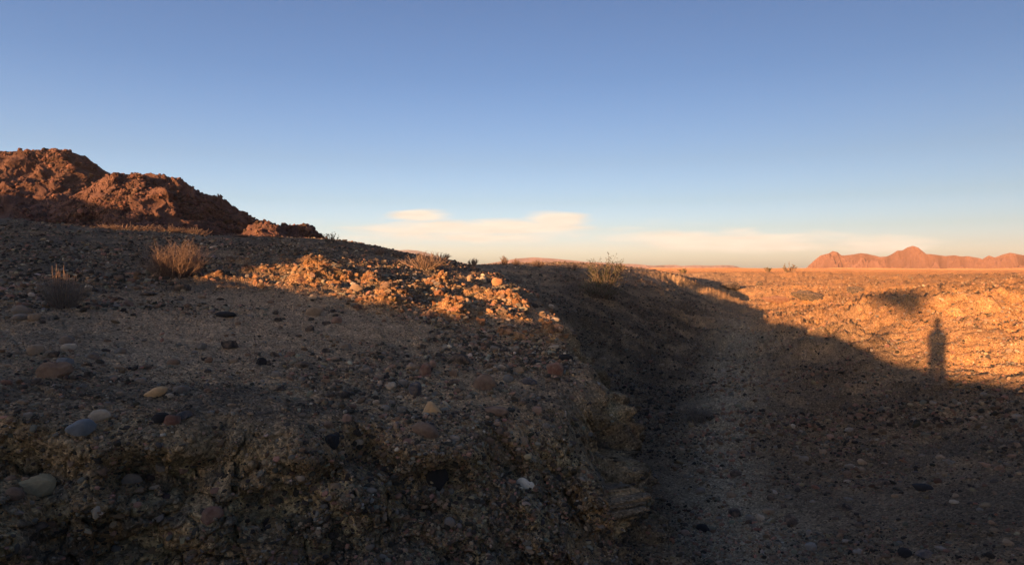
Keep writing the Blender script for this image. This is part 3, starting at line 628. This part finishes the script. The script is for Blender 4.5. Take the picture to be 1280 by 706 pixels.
COLR = {'dark': (0.050, 0.045, 0.044), 'black': (0.028, 0.027, 0.030), 'brown': (0.15, 0.10, 0.075), 'grey': (0.17, 0.16, 0.15), 'tan': (0.27, 0.20, 0.14), 'pink': (0.24, 0.155, 0.12),
        'pale': (0.36, 0.30, 0.235), 'white': (0.46, 0.43, 0.38), 'blue': (0.17, 0.18, 0.195), 'orange': (0.42, 0.22, 0.12), 'red': (0.17, 0.085, 0.065), 'yellow': (0.31, 0.265, 0.175), 'ochre': (0.47, 0.31, 0.17), 'bluish': (0.06, 0.065, 0.08)}
TAKEN = []
def stone(px, py, wpx, hpx, colour, kind, label, group=None, tilt=0.0, name='stone', r=None):
    p, c, k = at(px, py + hpx * 0.35)
    if r is not None:
        az, _ = ray(px, py); p = Vector((r * math.sin(az), r * math.cos(az), 0)); p.z = zat(p.x, p.y)
    d = math.hypot(p.x, p.y); sx = wpx / F * d / 2 * 1.04; sz = hpx / F * d / 2 * 1.1
    sy = min(max(0.7 * sx, sz), 1.3 * sx)
    o = bpy.data.objects.new(name, stone_mesh(kind, random.randrange(8))); COL.objects.link(o)
    az = math.atan2(p.x, p.y)
    o.location = p + Vector((0, 0, sz * 0.38)); o.scale = (sx, sy, sz); o.rotation_euler = (0, tilt, -az + random.uniform(-0.25, 0.25))
    b = random.uniform(0.9, 1.1); o.color = tuple(v * b for v in COLR[colour]) + (1,)
    TAKEN.append((px, py, max(wpx, hpx))); return tag(o, label, 'stone', group)
LAND = []   # stones that stand out in the photograph
for row in (
    (102, 534, 27, 17, 'blue', 'round', 'smooth blue-grey oval cobble just in front of the pale tan cobble', -0.15, 'blue-grey cobble'),
    (124, 519, 22, 13, 'pale', 'round', 'smooth pale tan cobble just behind the blue-grey oval cobble', -0.1, None),
    (38, 607, 42, 20, 'yellow', 'block', 'long pale yellowish block at the foot of the eroded bank', -0.05, 'pale yellowish block'),
    (63, 604, 12, 13, 'black', 'block', 'black stone touching the right end of the pale yellowish block', 0, None),
    (18, 616, 16, 11, 'brown', 'round', 'brown oval pebble leaning on the left end of the pale yellowish block', 0.4, None),
    (541, 511, 26, 22, 'ochre', 'wedge', 'tan triangular stone standing point upward among dark cobbles', 0, 'triangular stone'),
    (533, 537, 36, 18, 'brown', 'round', 'big brown oval cobble lying below the tan triangular stone', 0.4, None),
    (607, 477, 29, 24, 'brown', 'round', 'big rounded brown-grey boulder near the right edge of the knoll', 0.5, 'rounded brown boulder'),
    (657, 604, 24, 13, 'white', 'block', 'whitish stone lying alone on the dark eroded bank', 0.1, 'whitish stone'),
    (546, 595, 27, 26, 'black', 'round', 'large round black stone set in the eroded bank', 0, 'round black stone'),
    (621, 352.5, 14, 12, 'orange', 'round', 'round orange stone glowing in the sun on the knoll crest', 0.2, 'round orange stone'),
    (604, 350, 10, 9, 'pale', 'chunk', 'small pale lumpy stone left of the round orange stone', 0, None),
    (588, 348, 9, 11, 'tan', 'round', 'upright tan stone, farther left of the round orange stone', 0, None),
    (420.5, 400.5, 13, 10, 'pink', 'block', 'squarish pinkish stone in front of the sunlit rubble', 0, 'squarish pinkish stone'),
    (393, 389, 21, 14, 'tan', 'round', 'rounded tan boulder behind and left of the squarish pinkish stone', -0.3, None),
    (407, 404, 12, 6, 'dark', 'block', 'dark flat stone touching the left side of the squarish pinkish stone', 0, None),
    (446, 362, 18, 12, 'tan', 'round', 'rounded tan boulder in the middle of the sunlit rubble', 0, None),
    (654, 386, 13, 5, 'yellow', 'round', 'flat pale yellow stone catching the sun by itself', 0, 'flat yellow stone'),
    (698, 408, 13, 8, 'orange', 'round', 'sunlit orange oval cobble at the right tip of the lit rubble', 0, 'orange oval cobble'),
    (694, 399, 11, 5, 'pale', 'round', 'small pale stone resting just above the sunlit orange oval cobble', 0, None),
    (692, 434, 13, 6, 'pale', 'round', 'pale flat cobble in shade below the sunlit orange oval cobble', -0.1, None),
    (707, 447, 18, 9, 'black', 'round', 'black flat cobble in shade right of the pale flat cobble', 0.1, None),
    (693, 461, 22, 19, 'red', 'round', 'reddish brown rounded boulder on the edge of the wash', 0.2, 'reddish brown boulder'),
    (661, 477, 21, 9, 'bluish', 'block', 'blue-black slab left of the reddish brown boulder', 0.2, None),
    (287, 430, 21, 11, 'dark', 'block', 'dark angular boulder on the sandy patch of the knoll', 0.25, 'dark angular boulder'),
    (281, 393, 23, 7, 'black', 'round', 'long black flat stone behind the dark angular boulder', 0, None),
    (327, 452, 12, 11, 'black', 'block', 'black chunky stone on sand, right of the dark angular boulder', 0, None),
    (377, 456, 17, 7, 'dark', 'round', 'dark flat cobble on the gravel edge of the sandy patch', 0, None),
    (225, 361, 22, 9, 'dark', 'block', 'dark boulder sitting in front of the tall dry bush', -0.15, None),
    (185, 369, 17, 5, 'dark', 'round', 'low dark stone left of the boulder before the tall dry bush', 0, None),
    (68, 463, 32, 20, 'brown', 'block', 'big brown boulder on the left gravel, largest stone there', -0.2, 'big brown boulder'),
    (81, 453, 16, 9, 'blue', 'round', 'blue-grey cobble propped behind the big brown boulder', 0, None),
    (86, 434, 15, 8, 'pale', 'round', 'pale smooth cobble above the big brown boulder', 0, None),
    (45, 438, 16, 13, 'tan', 'round', 'rounded tan cobble up and left of the big brown boulder', 0, None),
    (83, 425, 14, 10, 'grey', 'round', 'grey cobble just behind the pale smooth cobble', 0, None),
    (27, 387, 17, 10, 'grey', 'round', 'grey cobble left of the grey grass tuft, upper of two', 0, None),
    (27, 398, 17, 7, 'grey', 'round', 'flat grey cobble left of the grey grass tuft, lower of two', 0, None),
    (42, 398, 11, 8, 'tan', 'round', 'small tan cobble nearest the left foot of the grey grass tuft', 0, None),
    (195, 491, 23, 10, 'ochre', 'round', 'orange-tan oblong cobble lying on the pale sand', -0.3, 'oblong orange-tan cobble'),
    (226, 488, 17, 9, 'grey', 'block', 'grey and white stone right of the orange-tan oblong cobble', 0, None),
    (211, 497, 10, 6, 'pale', 'block', 'small pale stone between the oblong cobble and the grey and white stone', 0, None),
    (201, 521, 18, 12, 'black', 'round', 'black cobble on the rim of the bank, left of the dark brown one', -0.2, 'black rim cobble'),
    (215, 525, 17, 13, 'red', 'round', 'dark brown cobble on the rim of the bank beside the black one', 0, None),
    (231, 519, 18, 10, 'bluish', 'block', 'blue-black flat stone on the rim, right of the dark brown cobble', 0, None),
    (531, 462, 14, 20, 'red', 'round', 'reddish brown long stone standing upright on the gravel', 0.25, 'upright reddish stone'),
    (541, 457, 9, 10, 'pink', 'round', 'pinkish pebble beside the upright reddish stone', 0, None),
    (519, 487, 16, 19, 'bluish', 'round', 'blue-black upright cobble above the tan triangular stone', 0.3, None),
    (575, 448, 25, 13, 'dark', 'round', 'dark flat boulder with shadowed front, above the rounded brown boulder', 0.15, None),
    (517, 458, 17, 9, 'tan', 'block', 'tan angular stone left of the upright reddish stone', 0, None),
    (265, 641, 25, 19, 'red', 'block', 'dull red block lodged in a pocket of the eroded bank', -0.2, 'dull red block'),
    (434, 523, 12, 11, 'pink', 'block', 'small red-pink angular stone on the rim of the bank', 0, 'red-pink stone'),
    (415, 550, 16, 18, 'black', 'block', 'black angular stone set in the bank below its rim', 0, None),
    (620, 513, 30, 10, 'brown', 'round', 'long brown cobble right of the tan triangular stone', 0.1, None),
    (165, 598, 20, 12, 'grey', 'round', 'grey cobble half buried in the tan bank face', 0.1, None),
    (120, 639, 9, 12, 'pale', 'round', 'pale pebble standing upright at the foot of the bank', 0, None),
    (949, 352, 8, 6, 'dark', 'block', 'dark boulder standing alone on the sunlit plain', 0, 'dark plain boulder'),
    (1010, 371, 36, 12, 'dark', 'chunk', 'long dark ledge standing in for shade on the sunlit ground left of the soft shade blot', 0.18, None),  # this ledge and the next three stand in for shadow-filled scarps
    (968, 377, 30, 9, 'red', 'chunk', 'low brown ledge standing in for shade on the rim of the sunlit ground above the shaded slope', 0.1, None),
    (1069, 366, 20, 9, 'dark', 'chunk', 'small dark ledge standing in for shade between the long dark ledge and the soft shade blot', 0.2, None),
    (912, 359, 22, 12, 'dark', 'chunk', 'dark ledge standing in for shade in the hollow where the wash meets the sunlit plain', 0.1, None),
    (951, 647, 9, 8, 'pale', 'block', 'pale angular stone on the floor of the dark wash', 0, 'pale wash stone'),
    (938, 646, 11, 7, 'grey', 'block', 'grey stone touching the left side of the pale wash stone', 0, None),
    (988, 649, 14, 14, 'dark', 'round', 'dark rounded boulder right of the pale wash stone', 0, None),
    (1011, 665, 7, 7, 'grey', 'round', 'small grey cobble in the wash above the larger rounded one', 0, None),
    (1014, 683, 13, 11, 'grey', 'round', 'larger rounded grey cobble in the wash, near the picture bottom', 0, 'rounded grey wash cobble'),
    (918, 640, 14, 12, 'dark', 'round', 'dark boulder in the wash left of the pale stone', 0, None),
    (878, 660, 16, 10, 'black', 'round', 'black cobble on the left side of the wash floor', 0, None),
    (1153, 610, 20, 8, 'black', 'round', 'long black stone on the shaded slope, right of its twin', 0, 'long black stone'),
    (1104, 603, 14, 9, 'dark', 'round', 'dark stone on the shaded slope left of the long black stone', 0, None),
    (1131, 692, 14, 10, 'black', 'round', 'black round stone at the bottom of the shaded slope', 0, None),
    (1155, 693, 17, 10, 'bluish', 'block', 'blue-black block beside the black round stone at the bottom', 0, None),
    (1192, 628, 9, 4, 'pale', 'round', 'small pale stone on the shaded slope below the long black stone', 0, None),
    (1038, 549, 8, 6, 'pink', 'round', 'small pinkish pebble glinting on the shaded slope', 0, 'pinkish pebble'),
    (920, 591, 13, 10, 'dark', 'round', 'dark round stone in the middle of the wash floor', 0, 'dark wash stone'),
    (992, 534, 6, 5, 'pale', 'round', 'tiny pale pebble beside the wash, up from the pinkish pebble', 0, None),
):
    px, py, wp, hp, colour, kind, label, tilt, mark = row
    stone(px, py, wp, hp, colour, kind, label, None, tilt, 'shade_ledge' if 'ledge' in label else 'boulder' if 'boulder' in label else 'cobble' if 'cobble' in label else 'stone', 45 if py == 352 and px == 949 else None)
    if colour in ('blue', 'pale', 'white', 'ochre', 'yellow', 'orange', 'black', 'pink'):
        ob = COL.objects[-1]; ob.material_slots[0].link = 'OBJECT'; ob.material_slots[0].material = M_CLEAN
    if mark: LAND.append((px, py, mark))
# the other stones big enough to tell one from another, each named from the nearest landmark
WORDS = {'dark': 'dark', 'brown': 'brown', 'grey': 'grey', 'tan': 'tan', 'pink': 'pinkish', 'pale': 'pale'}
ZONES = [(20, 430, 380, 520, 55, (7, 14)), (400, 430, 690, 560, 75, (8, 16)), (60, 345, 420, 430, 26, (6, 12)), (20, 560, 730, 700, 46, (8, 16)), (820, 560, 1060, 700, 34, (7, 13)),
         (1040, 480, 1275, 700, 40, (6, 13)), (700, 420, 900, 560, 16, (6, 11)), (960, 385, 1270, 460, 18, (3.5, 6)), (520, 350, 700, 430, 14, (5, 9))]
seen = {}
for x0, y0, x1, y1, n, (s0_, s1_) in ZONES:
    for _ in range(n):
        for t_ in range(20):
            px, py = random.uniform(x0, x1), random.uniform(y0, y1)
            if all(math.hypot(px - a, (py - b) * 1.6) > (w_ + s1_) * 0.6 for a, b, w_ in TAKEN): break
        wp = s0_ + (s1_ - s0_) * random.random() ** 2.2; hp = wp * random.uniform(0.45, 0.8)
        colour = random.choices(list(WORDS), (5, 3, 4, 3.4, 1.3, 0.9))[0]
        lx, ly, mark = min(LAND, key=lambda q: math.hypot(q[0] - px, (q[1] - py) * 1.5))
        dx, dy = px - lx, (py - ly) * 1.5
        ang = (math.degrees(math.atan2(dy, dx)) + 360) % 360
        side = ('right of', 'below and right of', 'below', 'below and left of', 'left of', 'above and left of', 'above', 'above and right of')[int((ang + 22.5) // 45) % 8]
        kind = random.choice(('round', 'block', 'block', 'chunk')); shp = 'rounded' if kind == 'round' else 'angular'
        dist = math.hypot(dx, dy); far_ = 'close ' if dist < 45 else '' if dist < 110 else 'well '
        label = f'{WORDS[colour]} {shp} stone lying {far_}{side} the {mark}'
        seen.setdefault(label, []).append(stone(px, py, wp, hp, colour, kind, label, 'loose stones on the desert ground', random.uniform(-0.2, 0.2)))
for label, os_ in seen.items():
    if len(os_) > 1:
        os_.sort(key=lambda o: o.location.x)
        for i, o in enumerate(os_):
            o['label'] = label + {0: ', leftmost such', len(os_) - 1: ', rightmost such'}.get(i, ', between two such')

# ------------------------------------------------------------------ shrubs and grass
M_DRY = plain_material('dry_stems', (0.23, 0.16, 0.125), 0.35, 30, 0.85, 0.15)
M_STRAW = plain_material('straw', (0.32, 0.23, 0.175), 0.3, 30, 0.85, 0.25)
M_GREY = plain_material('grey_twigs', (0.17, 0.145, 0.125), 0.3, 30, 0.9)
M_LEAF = plain_material('creosote_leaf', (0.085, 0.09, 0.042), 0.4, 12, 0.7, 0.3)
M_PALE = plain_material('pale_leaf', (0.24, 0.20, 0.10), 0.3, 12, 0.8, 0.3)
M_WOOD = plain_material('brown_wood', (0.12, 0.085, 0.06), 0.3, 20, 0.9)
class Twigs:
    def __init__(s): s.v = []; s.f = []
    def tube(s, pts, r0, r1):
        n = len(pts); base = len(s.v); up = Vector((0.3, 0.2, 1))
        for i, p in enumerate(pts):
            d = (pts[min(i + 1, n - 1)] - pts[max(i - 1, 0)]).normalized(); a = d.orthogonal().normalized(); b = d.cross(a); r = r0 + (r1 - r0) * i / (n - 1)
            for q in range(3): s.v.append(p + (a * math.cos(q * 2.094) + b * math.sin(q * 2.094)) * r)
        for i in range(n - 1):
            for q in range(3):
                a = base + i * 3 + q; b = base + i * 3 + (q + 1) % 3
                s.f.append((a, b, b + 3)); s.f.append((a, b + 3, a + 3))
    def leaf(s, p, size):
        d = Vector((random.gauss(0, 1), random.gauss(0, 1), random.gauss(0, 1))).normalized(); a = d.orthogonal().normalized() * size * 0.45; b = len(s.v)
        s.v += [p - a, p + a, p + d * size * 1.4 + a * 0.3]; s.f.append((b, b + 1, b + 2))
    def build(s, name, mat, parent): return mesh_np(name, np.array([v[:] for v in s.v]), np.array(s.f), mat, True, None, None, parent)
def curve(p, d, ln, bend, n=4):
    pts = [p.copy()]; d = d.normalized()
    for i in range(n):
        d = (d + Vector((random.gauss(0, bend), random.gauss(0, bend), random.gauss(0, bend * 0.6) + 0.02))).normalized(); p = p + d * ln / n; pts.append(p)
    return pts
def place(px, base, rmax=None):
    p, c, k = at(px, base)
    if rmax and math.hypot(p.x, p.y) > rmax or math.hypot(p.x, p.y) > 400:
        az, _ = ray(px, base); rr_ = rmax or 60; p = Vector((rr_ * math.sin(az), rr_ * math.cos(az), 0)); p.z = zat(p.x, p.y)
    return p
def shrub(px, base, top, wpx, label, name='dry_bush', cat='bush', stems=70, spread=0.8, kids=4, mats=None, leafy=0, rmax=None, rfix=None, group=None, thick=1.0, upright=0.5, parts=('branches', 'twigs', 'crown')):  # second part holds bare twigs, third the leaves
    mats = mats or (M_DRY, M_STRAW, M_LEAF)
    p = place(px, base, rmax)
    if rfix:
        az, _ = ray(px, base); p = Vector((rfix * math.sin(az), rfix * math.cos(az), 0)); p.z = zat(p.x, p.y)
    d = math.hypot(p.x, p.y); t_ = ray(px, top)[1]
    H = max((EYE + t_ * d) - p.z, 3.0 / F * d); W = wpx / F * d
    root = bpy.data.objects.new(name, None); COL.objects.link(root); root.location = p - Vector((0, 0, 0.02)); root.empty_display_size = 0.1
    tag(root, label, cat, group)
    A, B, Cc = Twigs(), Twigs(), Twigs(); th = max(0.0022, 0.42 / F * d) * thick
    for i in range(stems):
        a = random.uniform(0, 2 * math.pi); q = random.random() ** 0.5
        tip = Vector((math.cos(a) * q * W / 2 * spread * 1.15, math.sin(a) * q * W / 2 * spread, H * random.uniform(0.55, 1.0) * (1 - 0.35 * q * q)))
        st = Vector((math.cos(a) * q, math.sin(a) * q, 0)) * W * 0.5 * (1 - upright) * 0.25 + Vector((math.cos(a), math.sin(a), 0)) * W * 0.5 * upright * q * 0.55
        pts = curve(st, tip - st, (tip - st).length, 0.13)
        A.tube(pts, th * 1.2, th * 0.5)
        for c in range(kids):
            j = random.randint(1, len(pts) - 1); dd = (pts[j] - pts[j - 1]).normalized() + Vector((random.gauss(0, .6), random.gauss(0, .6), random.gauss(0.15, .4)))
            ln = H * random.uniform(0.15, 0.38); tw = curve(pts[j], dd, ln, 0.2, 3); B.tube(tw, th * 0.6, th * 0.3)
            if leafy:
                for _ in range(leafy): Cc.leaf(tw[random.randint(1, 3)] + Vector((random.gauss(0, .03), random.gauss(0, .03), random.gauss(0, .03))) * H, max(0.018, 1.3 / F * d))
    A.build(parts[0], mats[0], root); B.build(parts[1], mats[1], root)
    if leafy: Cc.build(parts[2], mats[2], root)
    return root
shrub(220, 336, 303, 76, 'tall dry straw-coloured bush on the knoll with its tips in the sun', stems=190, kids=7, mats=(M_DRY, M_STRAW, M_LEAF), upright=0.75, thick=0.75, rfix=12.5)
b_ = shrub(80, 385, 338, 58, 'grey twiggy tuft with a few long yellow stalks on the left gravel', 'grass_tuft', 'grass tuft', stems=120, kids=3, mats=(M_GREY, M_GREY, M_LEAF), upright=0.5, thick=0.7)
T = Twigs()
for i in range(16):
    a = random.uniform(-0.10, 0.08); T.tube(curve(Vector((a, random.uniform(-0.05, 0.05), 0.02)), Vector((a * 0.6, random.gauss(0, 0.1), 1)), random.uniform(0.3, 0.52), 0.05), 0.004, 0.003)
T.build('stalk', M_STRAW, b_)
shrub(530, 337, 316, 56, 'pale leafless tangle of branches on the knoll crest', stems=70, kids=5, mats=(M_STRAW, M_STRAW, M_LEAF), spread=1.0, upright=0.25, rmax=22, thick=1.3)
for px, base, top, wp, lab in ((158, 299, 279, 66, 'low dry grass clump at the mountain foot, widest and leftmost'), (204, 299, 281, 50, 'low dry grass clump behind the tall dry bush'), (243, 301, 284, 44, 'low dry grass clump up and right of the tall dry bush'), (296, 303, 291, 30, 'small dry grass clump in front of the lit rocky hill'), (345, 309, 297, 30, 'greyish dry clump below the lit rocky outcrop')):
    shrub(px, base, top, wp, lab, 'grass_clump', 'grass clump', stems=110, kids=2, mats=(M_DRY, M_DRY if px > 280 else M_STRAW, M_LEAF), thick=0.8, upright=0.95, rfix=24.5 if px < 280 else 22, group='dry grass clumps at the mountain foot')
shrub(413, 303, 291, 24, 'sparse grey-green bush standing on the skyline right of the rocky hill', 'skyline_bush', 'bush', stems=16, kids=5, mats=(M_GREY, M_GREY, M_LEAF), leafy=1, rmax=26)
for i, (px, base, top, wp, lab) in enumerate(((474, 319, 308, 18, 'dry bush on the skyline at the left end of the purple far ridge'), (497, 321, 313, 16, 'small dry bush on the skyline below the purple far ridge'), (553, 325, 315, 30, 'wide orange dry bush on the skyline behind the leafless tangle'), (591, 327, 321, 14, 'small dry bush on the skyline right of the wide orange bush'),
                      (631, 328, 319, 9, 'little upright bush alone on the knoll skyline'), (644, 329, 323, 12, 'low dry bush right of the little upright skyline bush'), (672, 332, 323, 20, 'dry bush on the skyline midway to the green bush'), (715, 335, 328, 26, 'low wide dry bush on the skyline just left of the green bush'))):
    shrub(px, base, top, wp, lab, 'skyline_bush', 'bush', stems=30, kids=4, mats=(M_DRY, M_STRAW, M_LEAF), rmax=29, group='dry bushes along the knoll skyline', upright=0.6)
shrub(757, 362, 323, 46, 'green creosote bush with sunlit top on the bank of the wash', 'creosote_bush', 'bush', stems=34, kids=7, mats=(M_WOOD, M_GREY, M_LEAF), leafy=6, rmax=27, upright=0.2)
shrub(748, 372, 349, 60, 'dark low bush in shade at the foot of the green creosote bush', 'creosote_bush', 'bush', stems=50, kids=6, mats=(M_WOOD, M_GREY, M_LEAF), leafy=2, rmax=25, upright=0.5)
shrub(873, 528, 503, 42, 'dim leafless shrub in the shaded wash', 'dry_bush', 'bush', stems=60, kids=4, mats=(M_GREY, M_GREY, M_LEAF), upright=0.5)
for px, base, top, wp, r0, lab in ((988, 339, 329, 17, 95, 'sparse green tree standing on the far sunlit plain'), (960, 339, 334, 8, 130, 'small round bush on the plain left of the sparse green tree'), (853, 342, 334, 11, 70, 'small dark bush on the plain in front of the far mesas'), (776, 339, 330, 14, 36, 'thin bush right behind the green creosote bush')):
    shrub(px, base, top, wp, lab, 'plain_bush', 'bush', stems=15, kids=4, mats=(M_DRY, M_DRY, M_PALE), leafy=2, rmax=r0, group='bushes on the plain')
def uh(px, py):
    p, c, k = at(px, py); u, s = us(p.x, p.y); return u, s, p.z + s * tE

# ------------------------------------------------------------------ the photographer, known by a shadow, and an unseen tree added for shade
SH, UH = Vector((sA, cA, 0)), Vector((cA, -sA, 0))
def body():
    pts, rad, ed = [], [], []
    def add(u, s, z, r, frm=None):
        pts.append(UH * u * 0.68 + SH * (s - 0.38) + Vector((0, 0, z))); rad.append(r * (0.84 if r > 0.11 else 0.95))
        if frm is not None: ed.append((frm, len(pts) - 1))
        return len(pts) - 1
    pel = add(0, 0, 1.0, 0.155); w1 = add(0, 0, 1.2, 0.15, pel); ch = add(0, 0.0, 1.38, 0.165, w1); nk = add(0, 0.01, 1.58, 0.055, ch); hd = add(0, 0.03, 1.72, 0.105, nk); tp = add(0, 0.02, 1.83, 0.085, hd)
    for q in (-1, 1):
        hp = add(q * 0.11, 0, 0.93, 0.10, pel); kn = add(q * 0.13, 0.02, 0.52, 0.070, hp); an = add(q * 0.165, 0, 0.10, 0.055, kn); add(q * 0.17, 0.16, 0.05, 0.04, an)
        sh = add(q * 0.19, 0, 1.43, 0.07, ch); elb = add(q * 0.245, 0.14, 1.24, 0.045, sh); wr = add(q * 0.10, 0.27, 1.32, 0.034, elb); pm = add(q * 0.05, 0.29, 1.37, 0.036, wr)
        for f_ in range(4): a_ = add(q * (0.05 - 0.004 * f_), 0.315, 1.36 + 0.022 * f_, 0.010, pm); add(q * 0.015, 0.335, 1.365 + 0.022 * f_, 0.008, a_)
        add(q * 0.02, 0.285, 1.42, 0.011, pm)
    me = bpy.data.meshes.new('person'); me.from_pydata([p[:] for p in pts], ed, []); o = bpy.data.objects.new('person', me); COL.objects.link(o)
    md = o.modifiers.new('skin', 'SKIN'); 
    for i, r in enumerate(rad): me.skin_vertices[0].data[i].radius = (r, r)
    me.skin_vertices[0].data[0].use_root = True
    o.modifiers.new('sub', 'SUBSURF').levels = 2; o.modifiers['sub'].render_levels = 2
    me.materials.append(plain_material('dark_clothes', (0.06, 0.06, 0.075), 0.2, 8)); return o
tag(body(), 'photographer standing behind the view, whose long shadow falls on the lit bank', 'person')
tr = bpy.data.objects.new('shadow_tree', None); COL.objects.link(tr)
U0, S0, H0 = uh(1113, 376); S1 = -34.0; base = UH * U0 + SH * S1; bz = zat(base.x, base.y); tr.location = (base.x, base.y, bz); cz = H0 - S1 * tE - bz
tag(tr, 'unseen tree added behind the view to throw the soft blot of shade beside the figure shadow', 'tree')
A, B = Twigs(), Twigs()
A.tube([Vector((0, 0, 0)), Vector((0.05, 0, cz * 0.5)), Vector((0, 0.05, cz))], 0.06, 0.03)
for i in range(3600):
    a = random.uniform(-1, 1); w_ = 0.72 * a  # crown shaped after the blot of shade it is added to throw
    B.leaf(UH * (w_ + random.gauss(0, 0.1)) + SH * random.uniform(-0.8, 0.8) + Vector((0, 0, cz + 0.26 - random.random() * (0.10 + 0.68 * max(0, (a + 0.55) / 1.55) ** 0.8) + random.gauss(0, 0.05))), 0.085)
for i in range(14): A.tube(curve(Vector((0, 0, cz * 0.75)), UH * random.uniform(-.5, .5) + SH * random.uniform(-.6, .6) + Vector((0, 0, 0.35)), 1.0, 0.1), 0.02, 0.008)
A.build('shadow_tree_trunk', M_WOOD, tr); B.build('crown', M_LEAF, tr)  # trunk and crown of the added unseen tree

# ------------------------------------------------------------------ evening haze
HAZE = 4.2e-5
bm = bmesh.new(); bmesh.ops.create_cube(bm, size=1.0); me = bpy.data.meshes.new('haze'); bm.to_mesh(me); bm.free()
hz = bpy.data.objects.new('haze', me); COL.objects.link(hz); hz.scale = (22000, 22000, 345); hz.location = (0, 0, 345 / 2 - 12); hz['kind'] = 'stuff'
hm = bpy.data.materials.new('haze_air'); hm.use_nodes = True; h = NT(hm.node_tree)
pv = h.n('ShaderNodeVolumePrincipled'); pv.inputs['Color'].default_value = (0.86, 0.92, 1.0, 1); pv.inputs['Density'].default_value = HAZE; pv.inputs['Anisotropy'].default_value = 0.0
ho = h.n('ShaderNodeOutputMaterial'); h.l(pv.outputs[0], ho.inputs['Volume']); me.materials.append(hm)
for q in ((1175, 400), (1175, 468), (400, 350), (500, 370), (300, 310), (650, 340), (700, 350), (850, 350), (920, 370), (1000, 400)): import sys; print('UH', q, [round(v, 2) for v in uh(*q)])
